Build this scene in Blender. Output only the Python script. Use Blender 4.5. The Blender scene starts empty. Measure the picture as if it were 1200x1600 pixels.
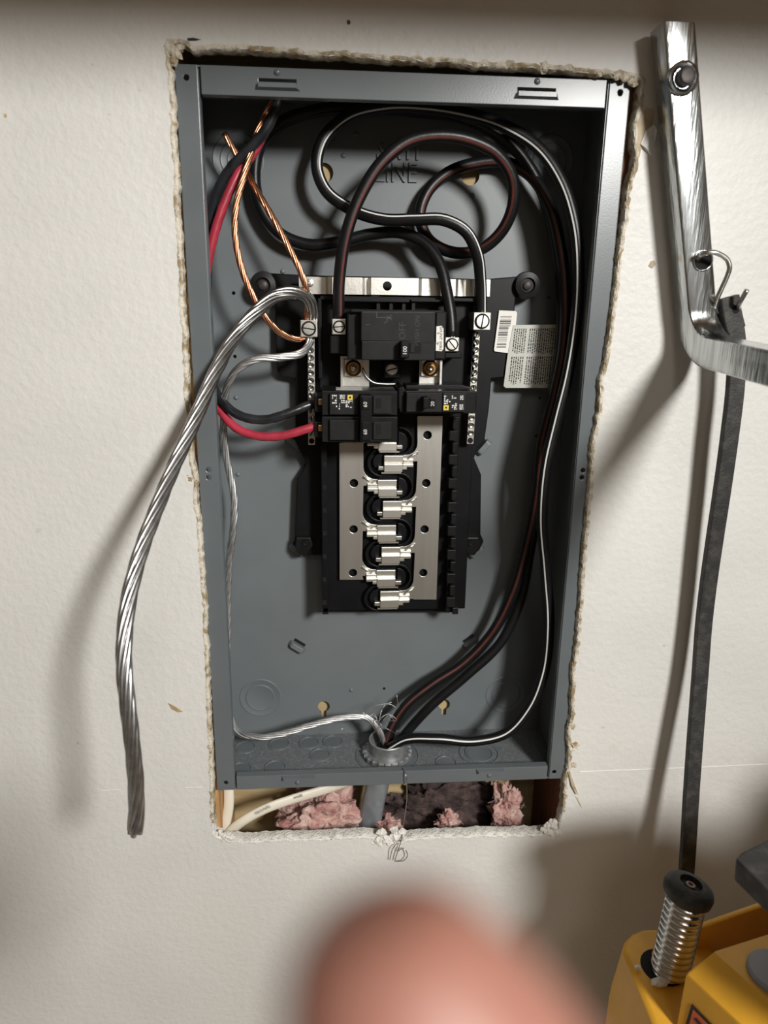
import bpy, bmesh, math, random
from mathutils import Vector, Matrix, Euler, noise
random.seed(7)
S = bpy.context.scene
COL = S.collection

# ------------------------------------------------------------------ camera, light, exposure
CAM_LOC = Vector((-0.0613, -0.6310, 0.4717))
CAM_ROT = Euler((1.2971, -0.0125, -0.0707), 'XYZ')
FPX = 1109.0
cam_d = bpy.data.cameras.new('camera')
cam = bpy.data.objects.new('camera', cam_d)
COL.objects.link(cam)
cam.location = CAM_LOC
cam.rotation_euler = CAM_ROT
cam_d.sensor_fit = 'HORIZONTAL'
cam_d.sensor_width = 36.0
cam_d.lens = 36.0 * FPX / 1200.0
cam_d.clip_start = 0.005
cam_d.clip_end = 50
cam_d.dof.use_dof = True
cam_d.dof.focus_distance = 0.67
cam_d.dof.aperture_fstop = 7.0
S.camera = cam

world = bpy.data.worlds.new('world')
S.world = world
world.use_nodes = True
bgn = world.node_tree.nodes['Background']
bgn.inputs[0].default_value = (1.0, 0.95, 0.88, 1)
bgn.inputs[1].default_value = 0.02

lamp_d = bpy.data.lights.new('work_lamp', 'SPOT')
lamp_d.energy = 143.0
lamp_d.shadow_soft_size = 0.135
lamp_d.color = (1.0, 0.985, 0.95)
lamp = bpy.data.objects.new('work_lamp', lamp_d)
COL.objects.link(lamp)
lamp.location = (0.664, -1.48, 1.024)
lamp.rotation_euler = (Vector((-0.42, 0.0, 0.02)) - lamp.location).to_track_quat('-Z', 'Y').to_euler()
lamp_d.spot_size = math.radians(84)
lamp_d.spot_blend = 1.0

fill_d = bpy.data.lights.new('fill_light', 'POINT')  # added fill light that raises the ambient level, no such fitting seen
fill_d.energy = 9.0
fill_d.shadow_soft_size = 0.22
fill_d.color = (1.0, 0.95, 0.88)
fill_lamp = bpy.data.objects.new('fill_light', fill_d)
COL.objects.link(fill_lamp)
fill_lamp.location = (0.1, -1.7, 1.40)

S.view_settings.view_transform = 'Standard'
S.view_settings.look = 'None'
S.view_settings.gamma = 1.0
S.view_settings.use_curve_mapping = False
S.view_settings.exposure = 0.0

# ------------------------------------------------------------------ helpers
MR = CAM_ROT.to_matrix()

def P(px, py, Y):
    """World point seen at photo pixel (px, py) on the plane at depth Y."""
    d = MR @ Vector(((px - 600) / FPX, -(py - 800) / FPX, -1.0))
    return CAM_LOC + d * ((Y - CAM_LOC.y) / d.y)

def PZ(px, py, Z):
    d = MR @ Vector(((px - 600) / FPX, -(py - 800) / FPX, -1.0))
    return CAM_LOC + d * ((Z - CAM_LOC.z) / d.z)

def PN(px, py, p0, n):
    d = MR @ Vector(((px - 600) / FPX, -(py - 800) / FPX, -1.0))
    return CAM_LOC + d * ((p0 - CAM_LOC).dot(n) / d.dot(n))

def xz(px, py, Y):
    p = P(px, py, Y)
    return (p.x, p.z)

def R4(x0, y0, x1, y1, Y):
    """Upright rectangle on plane Y from its pixel bounds -> X0, X1, Z0, Z1."""
    ym, xm = (y0 + y1) / 2, (x0 + x1) / 2
    return (P(x0, ym, Y).x, P(x1, ym, Y).x, P(xm, y1, Y).z, P(xm, y0, Y).z)

OFF = {}

def empty(name, label, cat, loc=(0, 0, 0), group=None):
    o = bpy.data.objects.new(name, None)
    COL.objects.link(o)
    o.location = loc
    o.empty_display_size = 0.01
    o['label'] = label
    o['category'] = cat
    if group: o['group'] = group
    OFF[o.name] = Vector(loc)
    return o

def tag(o, label, cat, group=None):
    o['label'] = label
    o['category'] = cat
    if group: o['group'] = group
    return o

def obj(name, bm, m, parent=None, smooth=False, bev=0, label=None, kind=None, seg=2):
    me = bpy.data.meshes.new(name)
    bmesh.ops.recalc_face_normals(bm, faces=bm.faces[:])
    off = OFF[parent.name] if parent else Vector((0, 0, 0))
    if off.length: bmesh.ops.translate(bm, verts=bm.verts[:], vec=-off)
    if smooth:
        for f in bm.faces: f.smooth = True
    bm.to_mesh(me)
    bm.free()
    for mm in (m if isinstance(m, (list, tuple)) else [m]): me.materials.append(mm)
    o = bpy.data.objects.new(name, me)
    COL.objects.link(o)
    if parent:
        o.parent = parent
    OFF[o.name] = off
    if bev:
        b = o.modifiers.new('bevel', 'BEVEL')
        b.width = bev; b.segments = seg; b.limit_method = 'ANGLE'; b.angle_limit = math.radians(40)
    if smooth and smooth != 'all':
        try: me.set_sharp_from_angle(angle=math.radians(smooth if smooth > 1 else 40))
        except Exception: pass
    if label: o['label'] = label
    if kind: o['kind'] = kind
    return o

def B(): return bmesh.new()

def box(bm, X0, X1, Y0, Y1, Z0, Z1):
    v = [bm.verts.new(c) for c in ((X0, Y0, Z0), (X1, Y0, Z0), (X1, Y1, Z0), (X0, Y1, Z0), (X0, Y0, Z1), (X1, Y0, Z1), (X1, Y1, Z1), (X0, Y1, Z1))]
    for f in ((0, 1, 5, 4), (1, 2, 6, 5), (2, 3, 7, 6), (3, 0, 4, 7), (4, 5, 6, 7), (3, 2, 1, 0)):
        bm.faces.new([v[i] for i in f])
    return bm

def pbox(bm, x0, y0, x1, y1, Yf, Yb):
    """Box whose front face (at Yf) covers these pixels, running back to Yb."""
    X0, X1, Z0, Z1 = R4(x0, y0, x1, y1, Yf)
    return box(bm, X0, X1, Yf, Yb, Z0, Z1)

def ext(bm, poly, Y0, Y1, holes=()):
    """Prism: polygon (X, Z) with holes, from Y0 to Y1."""
    caps = []
    loops = [poly] + list(holes)
    rings = []
    for Y in (Y0, Y1):
        es, rs = [], []
        for lp in loops:
            vs = [bm.verts.new((x, Y, z)) for x, z in lp]
            rs.append(vs)
            for i in range(len(vs)): es.append(bm.edges.new((vs[i], vs[(i + 1) % len(vs)])))
        rings.append(rs)
        if len(loops) == 1:
            bm.faces.new(rs[0])
        else:
            bmesh.ops.triangle_fill(bm, use_beauty=True, use_dissolve=False, edges=es)
    for a, b in zip(*rings):
        for i in range(len(a)):
            j = (i + 1) % len(a)
            bm.faces.new((a[i], a[j], b[j], b[i]))
    return bm

def pext(bm, pxpoly, Y0, Y1, holes=()):
    return ext(bm, [xz(x, y, Y0) for x, y in pxpoly], Y0, Y1, holes)

def circ(cx, cz, r, n=20, a0=0):
    return [(cx + r * math.cos(a0 + 2 * math.pi * i / n), cz + r * math.sin(a0 + 2 * math.pi * i / n)) for i in range(n)]

def frame_of(axis):
    a = Vector(axis).normalized()
    u = a.cross(Vector((0, 0, 1)) if abs(a.z) < .9 else Vector((1, 0, 0))).normalized()
    return a, u, a.cross(u)

def lathe(bm, c, axis, prof, n=24):
    """prof: list of (radius, height along axis) from c."""
    c = Vector(c)
    a, u, w = frame_of(axis)
    prev = None
    for r, h in prof:
        if r < 1e-6:
            ring = [bm.verts.new(c + a * h)]
        else:
            ring = [bm.verts.new(c + a * h + (u * math.cos(2 * math.pi * i / n) + w * math.sin(2 * math.pi * i / n)) * r) for i in range(n)]
        if prev:
            if len(prev) == 1 and len(ring) == n:
                for i in range(n): bm.faces.new((prev[0], ring[i], ring[(i + 1) % n]))
            elif len(ring) == 1 and len(prev) == n:
                for i in range(n): bm.faces.new((prev[i], prev[(i + 1) % n], ring[0]))
            elif len(ring) == n:
                for i in range(n):
                    j = (i + 1) % n
                    bm.faces.new((prev[i], prev[j], ring[j], ring[i]))
        prev = ring
    return bm

def smooth_path(pts, step=0.004):
    pts = [Vector(p) for p in pts]
    ext_ = [pts[0] * 2 - pts[1]] + pts + [pts[-1] * 2 - pts[-2]]
    out = []
    for i in range(1, len(ext_) - 2):
        p0, p1, p2, p3 = ext_[i - 1:i + 3]
        n = max(2, int((p2 - p1).length / step))
        # centripetal-like tangents
        d01 = max((p1 - p0).length, 1e-5); d12 = max((p2 - p1).length, 1e-5); d23 = max((p3 - p2).length, 1e-5)
        m1 = ((p1 - p0) / d01 - (p2 - p0) / (d01 + d12) + (p2 - p1) / d12) * d12
        m2 = ((p2 - p1) / d12 - (p3 - p1) / (d12 + d23) + (p3 - p2) / d23) * d12
        for k in range(n):
            t = k / n
            out.append(p1 * (2 * t ** 3 - 3 * t ** 2 + 1) + m1 * (t ** 3 - 2 * t ** 2 + t) + p2 * (-2 * t ** 3 + 3 * t ** 2) + m2 * (t ** 3 - t ** 2))
    out.append(pts[-1])
    return out

def frames(path):
    """tangent + parallel-transported normal, started towards the viewer (-Y)"""
    fr = []
    n = None
    for i, p in enumerate(path):
        t = (path[min(i + 1, len(path) - 1)] - path[max(i - 1, 0)]).normalized()
        if n is None:
            n = Vector((0, -1, 0)) if abs(t.y) < .9 else Vector((1, 0, 0))
        n = (n - t * n.dot(t)).normalized()
        fr.append((p, t, n, t.cross(n)))
    return fr

def tube(bm, path, r, n=12, cap=True):
    prev = None
    first = None
    fr = frames(path)
    for i, (p, t, u, w) in enumerate(fr):
        rr = r(i / (len(fr) - 1)) if callable(r) else r
        ring = [bm.verts.new(p + (u * math.cos(2 * math.pi * k / n) + w * math.sin(2 * math.pi * k / n)) * rr) for k in range(n)]
        if prev:
            for k in range(n):
                j = (k + 1) % n
                bm.faces.new((prev[k], prev[j], ring[j], ring[k]))
        else: first = ring
        prev = ring
    if cap:
        bm.faces.new(first[::-1]); bm.faces.new(prev)
    return bm

def twisted(bm, path, r, lobes=6, pitch=.07, amt=.05, n=30):
    prev = None
    L = 0
    for i, (p, t, u, w) in enumerate(frames(path)):
        if i: L += (p - path[i - 1]).length
        ring = []
        for k in range(n):
            a = 2 * math.pi * k / n
            rr = r * (1 + amt * math.cos(lobes * (a - 2 * math.pi * L / pitch)))
            ring.append(bm.verts.new(p + (u * math.cos(a) + w * math.sin(a)) * rr))
        if prev:
            for k in range(n): bm.faces.new((prev[k], prev[(k + 1) % n], ring[(k + 1) % n], ring[k]))
        else: bm.faces.new(ring[::-1])
        prev = ring
    bm.faces.new(prev)
    return bm

def stripe(bm, path, r, ang, half):
    """Raised thin print stripe that runs along a cable, left of its travel."""
    prev = None
    for i, p in enumerate(path):
        t = (path[min(i + 1, len(path) - 1)] - path[max(i - 1, 0)]).normalized()
        v = Vector((0, -1, 0)); v = v - t * v.dot(t)
        if v.length < .05: v = Vector((0, 0, 1)) - t * t.z
        v.normalize()
        l = v.cross(t)
        row = []
        for k in range(4):
            a = ang - half + 2 * half * k / 3
            row.append(bm.verts.new(p + (v * math.cos(a) + l * math.sin(a)) * (r + 0.00015)))
        if prev:
            for k in range(3): bm.faces.new((prev[k], prev[k + 1], row[k + 1], row[k]))
        prev = row
    return bm

def strands(bm, path, R, n, pitch, rs, sides=6, core=True, jitter=0.0, phase=0, fray=0):
    fr = frames(path)
    L = 0
    ls = [0]
    for i in range(1, len(path)): L += (path[i] - path[i - 1]).length; ls.append(L)
    if core: tube(bm, path, max(R - rs * 0.6, rs * .8), 10)
    for s in range(n):
        q = []
        ph = phase + 2 * math.pi * s / n
        for (p, t, u, w), l in zip(fr, ls):
            a = ph + 2 * math.pi * l / pitch
            e = max(0, l - (L - .02)) / .02 * fray * (s % 3)
            rr = R + jitter * noise.noise(Vector((l * 60, s * 7.3, 0))) + e
            q.append(p + (u * math.cos(a) + w * math.sin(a)) * rr)
        tube(bm, q, rs, sides)
    return bm

def hull(bm, pts):
    vs = [bm.verts.new(p) for p in pts]
    bmesh.ops.convex_hull(bm, input=vs)
    bmesh.ops.delete(bm, geom=[v for v in bm.verts if not v.link_faces], context='VERTS')
    return bm

def text(name, s, center, right, up, size, m, parent, depth=0.0002, sx=1.0, label=None):
    c = bpy.data.curves.new(name, 'FONT')
    c.body = s; c.size = 1.0; c.align_x = 'CENTER'; c.align_y = 'CENTER'; c.extrude = 0.0; c.resolution_u = 2
    t = bpy.data.objects.new(name, c)
    COL.objects.link(t)
    bpy.context.view_layer.update()
    me = t.evaluated_get(bpy.context.evaluated_depsgraph_get()).to_mesh()
    bm = B(); bm.from_mesh(me)
    t.evaluated_get(bpy.context.evaluated_depsgraph_get()).to_mesh_clear()
    bpy.data.objects.remove(t); bpy.data.curves.remove(c)
    r = Vector(right).normalized(); u = Vector(up).normalized(); nn = r.cross(u)
    g = bmesh.ops.extrude_face_region(bm, geom=bm.faces[:])
    bmesh.ops.translate(bm, verts=[e for e in g['geom'] if isinstance(e, bmesh.types.BMVert)], vec=(0, 0, 1))
    for v in bm.verts:
        x, y, z = v.co
        v.co = Vector(center) + r * x * size * sx + u * y * size + nn * (depth if z > .5 else 0)
    return obj(name, bm, m, parent, label=label)

# ------------------------------------------------------------------ materials
def mat(name, col, rough=.5, metal=0, var=0.0, vscale=40, bump=0.0, bscale=200, col2=None, vlo=.35, vhi=.65, stretch=None, spec=.5, bdist=.001, coat=0):
    m = bpy.data.materials.new(name)
    m.use_nodes = True
    nt = m.node_tree
    b = nt.nodes['Principled BSDF']
    b.inputs['Roughness'].default_value = rough
    b.inputs['Metallic'].default_value = metal
    b.inputs['Specular IOR Level'].default_value = spec
    if coat:
        b.inputs['Coat Weight'].default_value = coat
        b.inputs['Coat Roughness'].default_value = .2
    tc = nt.nodes.new('ShaderNodeTexCoord')
    mp = nt.nodes.new('ShaderNodeMapping')
    if stretch: mp.inputs['Scale'].default_value = stretch
    nt.links.new(tc.outputs['Object'], mp.inputs['Vector'])
    c = (*col, 1)
    b.inputs['Base Color'].default_value = c
    if var or col2:
        n = nt.nodes.new('ShaderNodeTexNoise')
        n.inputs['Scale'].default_value = vscale; n.inputs['Detail'].default_value = 6
        nt.links.new(mp.outputs[0], n.inputs['Vector'])
        r = nt.nodes.new('ShaderNodeValToRGB')
        r.color_ramp.elements[0].position = vlo; r.color_ramp.elements[1].position = vhi
        r.color_ramp.elements[0].color = c
        r.color_ramp.elements[1].color = (*(col2 if col2 else [min(1, x * (1 + var)) for x in col]), 1)
        if not col2: r.color_ramp.elements[0].color = (*[x * (1 - var) for x in col], 1)
        nt.links.new(n.outputs[0], r.inputs[0])
        nt.links.new(r.outputs[0], b.inputs['Base Color'])
    if bump:
        n2 = nt.nodes.new('ShaderNodeTexNoise')
        n2.inputs['Scale'].default_value = bscale; n2.inputs['Detail'].default_value = 3
        nt.links.new(mp.outputs[0], n2.inputs['Vector'])
        bp = nt.nodes.new('ShaderNodeBump')
        bp.inputs['Strength'].default_value = bump; bp.inputs['Distance'].default_value = bdist
        nt.links.new(n2.outputs[0], bp.inputs['Height'])
        nt.links.new(bp.outputs[0], b.inputs['Normal'])
    return m

def wall_material():
    m = mat('wall_paint', (.705, .692, .66), rough=.5, bump=.6, bscale=150, bdist=.0012, var=.035, vscale=9)
    nt = m.node_tree
    b = nt.nodes['Principled BSDF']
    ramp = b.inputs['Base Color'].links[0].from_node
    tc = [n for n in nt.nodes if n.type == 'TEX_COORD'][0]
    last = ramp.outputs[0]
    for sc, lo, hi, colr, amt in ((2.3, .60, .78, (.56, .44, .34), .35), (55, .735, .79, (.30, .23, .17), .55), (14, .70, .80, (.52, .42, .30), .35)):
        n = nt.nodes.new('ShaderNodeTexNoise'); n.inputs['Scale'].default_value = sc; n.inputs['Detail'].default_value = 5
        nt.links.new(tc.outputs['Object'], n.inputs['Vector'])
        mr = nt.nodes.new('ShaderNodeMapRange'); mr.inputs[1].default_value = lo; mr.inputs[2].default_value = hi; mr.inputs[4].default_value = amt
        nt.links.new(n.outputs[0], mr.inputs[0])
        mx = nt.nodes.new('ShaderNodeMix'); mx.data_type = 'RGBA'
        nt.links.new(mr.outputs[0], mx.inputs[0]); nt.links.new(last, mx.inputs[6]); mx.inputs[7].default_value = (*colr, 1)
        last = mx.outputs[2]
    nt.links.new(last, b.inputs['Base Color'])
    return m

M_wall = wall_material()
M_gyps = mat('gypsum', (.70, .64, .53), rough=.95, col2=(.34, .26, .15), vscale=110, vlo=.45, vhi=.62, bump=.9, bscale=400, bdist=.002)
M_gypsw = mat('gypsum_white', (.80, .77, .71), rough=.95, var=.12, vscale=150, bump=.9, bscale=500, bdist=.002)
M_paper = mat('drywall_paper', (.50, .41, .29), rough=.9, var=.15, vscale=90)
M_stainm = mat('old_stain', (.45, .33, .17), rough=.8, var=.2, vscale=90)
M_grey = mat('grey_enamel', (.125, .141, .149), rough=.30, var=.05, vscale=18, bump=.12, bscale=700, bdist=.0003)
M_greyin = mat('grey_enamel_inside', (.15, .168, .175), rough=.42, var=.05, vscale=14, bump=.1, bscale=600, bdist=.0003)
M_dusty = mat('grey_enamel_dusty', (.13, .145, .15), rough=.6, col2=(.30, .31, .31), vscale=520, vlo=.5, vhi=.85, bump=.2, bscale=500)
M_holeshade = mat('hole_shade', (.004, .004, .004), rough=.9)  # near-black colour painted in for the shade inside holes and slots
M_blk = mat('black_plastic', (.0055, .0055, .0065), rough=.42, spec=.22, var=.2, vscale=60)
M_blk2 = mat('breaker_black', (.0085, .0085, .0088), rough=.40, spec=.22, var=.25, vscale=70, bump=.2, bscale=900, bdist=.0002)
M_blkface = mat('breaker_face', (.0125, .0125, .0128), rough=.5, spec=.22, var=.2, vscale=90, bump=.25, bscale=900, bdist=.0002)
M_cable = mat('cable_black', (.007, .007, .0075), rough=.38, spec=.35, var=.2, vscale=50, bump=.12, bscale=260)
M_wirebl = mat('wire_black', (.020, .021, .024), rough=.28, var=.4, vscale=80, bump=.5, bscale=120, stretch=(1, 1, .35))
M_red = mat('wire_red', (.42, .035, .06), rough=.34, var=.2, vscale=60)
M_redst = mat('stripe_red', (.085, .016, .011), rough=.5, var=.2, vscale=80)
M_white = mat('stripe_white', (.72, .72, .70), rough=.5)
M_cu = mat('copper', (.66, .33, .19), rough=.30, metal=1, var=.2, vscale=120)
M_al2 = mat('aluminium_fine', (.72, .72, .72), rough=.46, metal=1, var=.15, vscale=150)
M_al = mat('aluminium', (.50, .50, .50), rough=.32, metal=1, var=.15, vscale=150)
M_tin = mat('tinned_metal', (.72, .70, .65), rough=.36, metal=1, var=.10, vscale=60, bump=.08, bscale=500)
M_bus = mat('bus_metal', (.62, .60, .56), rough=.40, metal=1, var=.10, vscale=50, bump=.15, bscale=120, stretch=(1, 1, .08))
M_stab = mat('stab_metal', (.86, .84, .77), rough=.38, metal=1)
M_brass = mat('bronze_nut', (.42, .25, .10), rough=.35, metal=1, var=.25, vscale=120)
M_zinc = mat('galvanised', (.46, .48, .485), rough=.17, metal=1, var=.2, vscale=26, bump=.3, bscale=60, stretch=(6, 6, .5))
M_steel = mat('steel_wire', (.55, .53, .50), rough=.3, metal=1)
M_bolt = mat('dark_bolt', (.05, .04, .038), rough=.5, metal=.3, var=.3, vscale=200)
M_rub = mat('black_rubber', (.022, .021, .020), rough=.62, col2=(.075, .068, .06), vscale=110, vlo=.45, vhi=.85, bump=.5, bscale=500)
M_yel = mat('tool_yellow', (.72, .36, .028), rough=.45, var=.08, vscale=25, bump=.15, bscale=600)
M_dial = mat('dial_grey', (.25, .25, .26), rough=.5, var=.08)
M_orange = mat('warning_orange', (.62, .12, .04), rough=.5)
M_label = mat('label_white', (.80, .78, .73), rough=.5)
M_label2 = mat('label_silver', (.52, .52, .47), rough=.45, var=.06)
M_ink = mat('ink_black', (.02, .02, .02), rough=.6)
M_inkg = mat('ink_grey', (.16, .16, .16), rough=.6)
M_emb = mat('embossing', (.017, .017, .017), rough=.5)
M_yink = mat('ink_yellow', (.72, .54, .06), rough=.5)
M_wood = mat('stud_wood', (.44, .23, .085), rough=.8, col2=(.58, .36, .16), vscale=30, stretch=(6, 6, .6), bump=.3, bscale=80)
M_woodd = mat('stud_wood_dark', (.20, .088, .045), rough=.8, var=.25, vscale=30, stretch=(6, 6, .6), bump=.3)
M_osb = mat('sheathing_wood', (.42, .31, .16), rough=.85, col2=(.55, .42, .22), vscale=16, stretch=(.6, 3, 5), bump=.3, bscale=80)
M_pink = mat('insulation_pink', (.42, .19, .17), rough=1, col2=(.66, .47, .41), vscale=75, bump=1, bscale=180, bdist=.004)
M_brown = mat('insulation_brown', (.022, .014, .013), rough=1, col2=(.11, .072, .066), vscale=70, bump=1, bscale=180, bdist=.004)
M_fib = mat('fibre_pink', (.72, .52, .48), rough=.9)
M_nm = mat('sheath_cream', (.76, .70, .58), rough=.45, var=.05)
M_ser = mat('sheath_grey', (.23, .245, .26), rough=.45, var=.15, vscale=60, bump=.4, bscale=120)
M_skin = mat('skin', (.30, .135, .10), rough=.5, var=.06, vscale=60)
M_floor = mat('floor_concrete', (.42, .39, .35), rough=.8, var=.1)
M_skin.node_tree.nodes['Principled BSDF'].inputs['Subsurface Weight'].default_value = .15
M_skin.node_tree.nodes['Principled BSDF'].inputs['Subsurface Radius'].default_value = (.006, .002, .001)
M_skin.node_tree.nodes['Principled BSDF'].inputs['Subsurface Scale'].default_value = .6

# ------------------------------------------------------------------ the setting
WY = -0.006          # painted face of the drywall
WB = 0.0067          # its back face
HOLE_PX = [(262, 67), (285, 66), (296, 72), (304, 79), (340, 76), (400, 79), (470, 83), (540, 88), (610, 94), (680, 97), (720, 97), (760, 103), (830, 106), (870, 109),
           (920, 113), (975, 119), (1004, 122), (1000, 150), (992, 200), (990, 260), (982, 300), (972, 360), (966, 410), (958, 480), (950, 540), (944, 575),
           (938, 590), (936, 640), (926, 690), (922, 760), (914, 840), (908, 920), (902, 1000), (896, 1040), (893, 1100), (889, 1150), (888, 1195), (882, 1225), (880, 1262), (872, 1296),
           (850, 1303), (800, 1304), (740, 1305), (690, 1307), (640, 1309), (622, 1318), (606, 1311), (560, 1306), (500, 1310), (440, 1311), (390, 1314), (352, 1314), (336, 1304),
           (333, 1260), (331, 1180), (327, 1100), (325, 1030), (322, 960), (317, 880), (311, 800), (306, 752), (303, 738), (300, 700), (295, 620), (290, 540), (285, 440), (281, 360),
           (277, 270), (272, 180), (268, 110)]

def hole_loop(seed=0, rough=.0009, inset=0.0, fine=420):
    """The ragged cut line round the opening, resampled, as (X, Z)."""
    pts = [P(x, y, WY) for x, y in HOLE_PX]
    n = len(pts)
    ls = [(pts[(i + 1) % n] - pts[i]).length for i in range(n)]
    tot = sum(ls)
    out = []
    seg, acc = 0, 0.0
    for k in range(fine):
        s = tot * k / fine
        while s > acc + ls[seg]: acc += ls[seg]; seg += 1
        t = (s - acc) / ls[seg]
        p = pts[seg].lerp(pts[(seg + 1) % n], t)
        d = (pts[(seg + 1) % n] - pts[seg]).normalized()
        nrm = Vector((d.z, 0, -d.x))      # points into the opening (loop runs clockwise)
        u = k * 420 / fine
        j = rough * (noise.noise(Vector((u * .9, seed, 0))) + 1.2 * noise.noise(Vector((u * .21, seed + 5, 0)))) * 1.6
        q = p + nrm * (j + inset)
        out.append((q.x, q.z))
    return out

L0 = hole_loop(0)
bm = B()
ext(bm, [(-2.2, -.6), (2.2, -.6), (2.2, 1.7), (-2.2, 1.7)], WY, WB, [L0])
wall = obj('wall_back', bm, M_wall, kind='structure', label='cream painted drywall with a ragged cut opening')

# crumbling gypsum lip along the cut
L0 = hole_loop(0, fine=760)
N = len(L0)
def lip_row(inset, Y, amp, seed):
    row = []
    lp = hole_loop(0, inset=inset, fine=760)
    for k, (x, z) in enumerate(lp):
        if z < -.036: amp_k = amp * 1.9
        else: amp_k = amp
        e = noise.noise(Vector((k * .55, seed, 0))) * amp_k
        f = noise.noise(Vector((k * .47, seed + 9, 3))) * amp_k
        row.append(Vector((x + e, Y + abs(f) * -.35, z + f)))
    return row
rows = [lip_row(-.0030, WY - .0001, .0016, 1), lip_row(-.0016, WY - .0006, .0010, 2), lip_row(-.0002, WY - .0001, .0012, 3), lip_row(.0008, WY + .003, .0014, 4), lip_row(.0010, WY + .0075, .0014, 5), lip_row(.0004, WB, .0008, 6)]
def lip_mesh(ks_test):
    bm = B()
    vs = [[bm.verts.new(v) for v in r] for r in rows]
    for a, b in zip(vs, vs[1:]):
        for k in range(N):
            if ks_test(k):
                j = (k + 1) % N
                bm.faces.new((a[k], a[j], b[j], b[k]))
    bmesh.ops.delete(bm, geom=[v for v in bm.verts if not v.link_faces], context='VERTS')
    return bm
def is_bottom(k):
    return L0[k][1] < -0.036
obj('torn_edge', lip_mesh(lambda k: not is_bottom(k)), M_gyps, wall, smooth='all', label='crumbled tan and white torn drywall edge')
obj('torn_edge', lip_mesh(is_bottom), M_gypsw, wall, smooth='all', label='white crumbled gypsum lip under the box')

def blob(bm, c, r, seed, sx=1, sy=1, sz=1, amp=.35, sub=2, fr=1.0):
    g = bmesh.ops.create_icosphere(bm, subdivisions=sub, radius=1.0)
    for v in g['verts']:
        d = v.co.normalized()
        k = 1 + amp * noise.noise(d * 1.7 * fr + Vector((seed * 3.1, seed, 0))) + amp * .5 * noise.noise(d * 4.5 * fr + Vector((seed, 0, seed * 2)))
        v.co = Vector(c) + Vector((d.x * sx, d.y * sy, d.z * sz)) * r * k
    return bm
def lumps(spots, m, label, seed, sy=.6):
    bm = B()
    for i, (x, y, rpx) in enumerate(spots):
        blob(bm, P(x, y, WY + .001), rpx * .00062, seed + i, sy=sy, amp=.6, sub=2)
    return obj('gypsum_lump', bm, m, wall, label=label)
random.seed(3)
lumps([(606 + random.uniform(-22, 20), 1308 + random.uniform(-8, 10), random.uniform(4, 9)) for _ in range(14)] + [(622, 1322, 6), (628, 1300, 8), (616, 1296, 7)], M_gypsw, 'white broken plaster heap at the middle of the lower cut edge', 20)
lumps([(858 + random.uniform(-12, 14), 1292 + random.uniform(-10, 12), random.uniform(4, 8)) for _ in range(12)] + [(862, 1308, 6)], M_gypsw, 'broken plaster at the lower right corner of the cut', 50)
lumps([(348 + random.uniform(-12, 14), 1308 + random.uniform(-8, 10), random.uniform(3, 7)) for _ in range(10)], M_gypsw, 'broken plaster at the lower left corner of the cut', 80)
lumps([(303, 742, 5), (298, 748, 5), (306, 750, 4), (294, 742, 3)], M_gyps, 'small tan plaster lump on the left cut edge', 100)
lumps([(893, 1134, 7), (898, 1162, 8), (893, 1170, 6), (901, 1166, 5), (894, 1195, 6), (898, 1197, 4)], M_gyps, 'tan plaster crumbs on the right cut edge', 120)
lumps([(268, 78, 7), (275, 86, 7), (270, 95, 6), (282, 74, 5), (262, 72, 4)], M_gyps, 'notched plaster at the upper left corner of the cut', 140)
lumps([(975, 121, 6), (990, 128, 6), (962, 119, 5), (935, 114, 5), (850, 104, 7), (795, 100, 6), (755, 98, 5)], M_gyps, 'tan plaster bumps on the top cut edge', 160)

def flap(pxs, off, m, label, name='paper_flap', lift=.0):
    bm = B()
    n = len(pxs)
    a = [bm.verts.new(P(x, y, WY) + Vector((0, -off - lift * (i % 3), 0))) for i, (x, y) in enumerate(pxs)]
    b = [bm.verts.new(P(x, y, WY) + Vector((0, .0002, 0))) for x, y in pxs]
    bm.faces.new(a)
    for i in range(n):
        j = (i + 1) % n
        bm.faces.new((a[i], a[j], b[j], b[i]))
    return obj(name, bm, m, wall, label=label)
flap([(1003, 175), (1012, 168), (1022, 172), (1020, 195), (1012, 215), (1003, 228), (999, 245), (993, 252), (993, 215), (997, 190)], .0004, M_paper, 'bare tan patch where paint peeled off', 'peeled_patch')
flap([(1008, 205), (1020, 196), (1024, 205), (1022, 225), (1016, 243), (1006, 232), (1000, 226)], .0012, M_wall, 'curled cream paint flake', 'paint_flake', .0012)
flap([(1090, 410), (1017, 408), (1022, 407), (1025, 413), (1019, 419), (1013, 416)][1:], .0006, M_paper, 'small gouge with torn paper', 'gouge')
flap([(887, 1205), (890, 1204), (898, 1228), (903, 1240), (899, 1239), (892, 1225)], .0012, M_paper, 'torn paper sliver', 'paper_sliver', .001)
flap([(899, 1244), (903, 1247), (909, 1262), (906, 1258)], .0005, M_paper, 'short scratch by the lower right corner', 'scratch')
flap([(292, 60), (302, 59), (314, 62), (305, 64), (294, 64)], .0003, M_ink, 'short black marker stroke', 'pen_mark')
flap([(262, 1098), (272, 1103), (286, 1112), (278, 1113), (268, 1108)], .0002, M_stainm, 'small rust brown stain', 'stain')
flap([(542, 32), (546, 31), (548, 36), (545, 39), (542, 37)], .0003, M_bolt, 'small dark nick', 'nick')
flap([(6, 178), (10, 178), (11, 183), (7, 184)], .0003, M_stainm, 'small brown spot', 'spot')
def ridge(p0, p1, label):
    bm = B()
    a, b = P(*p0, WY), P(*p1, WY)
    q = [a.lerp(b, t / 14) + Vector((0, 0, .0006 * noise.noise(Vector((t, p0[0], 0))))) for t in range(15)]
    tube(bm, q, .0007, 6)
    obj('seam_ridge', bm, M_wall, wall, label=label)
ridge((905, 1206), (1090, 1199), 'raised drywall seam right of the opening')
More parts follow.
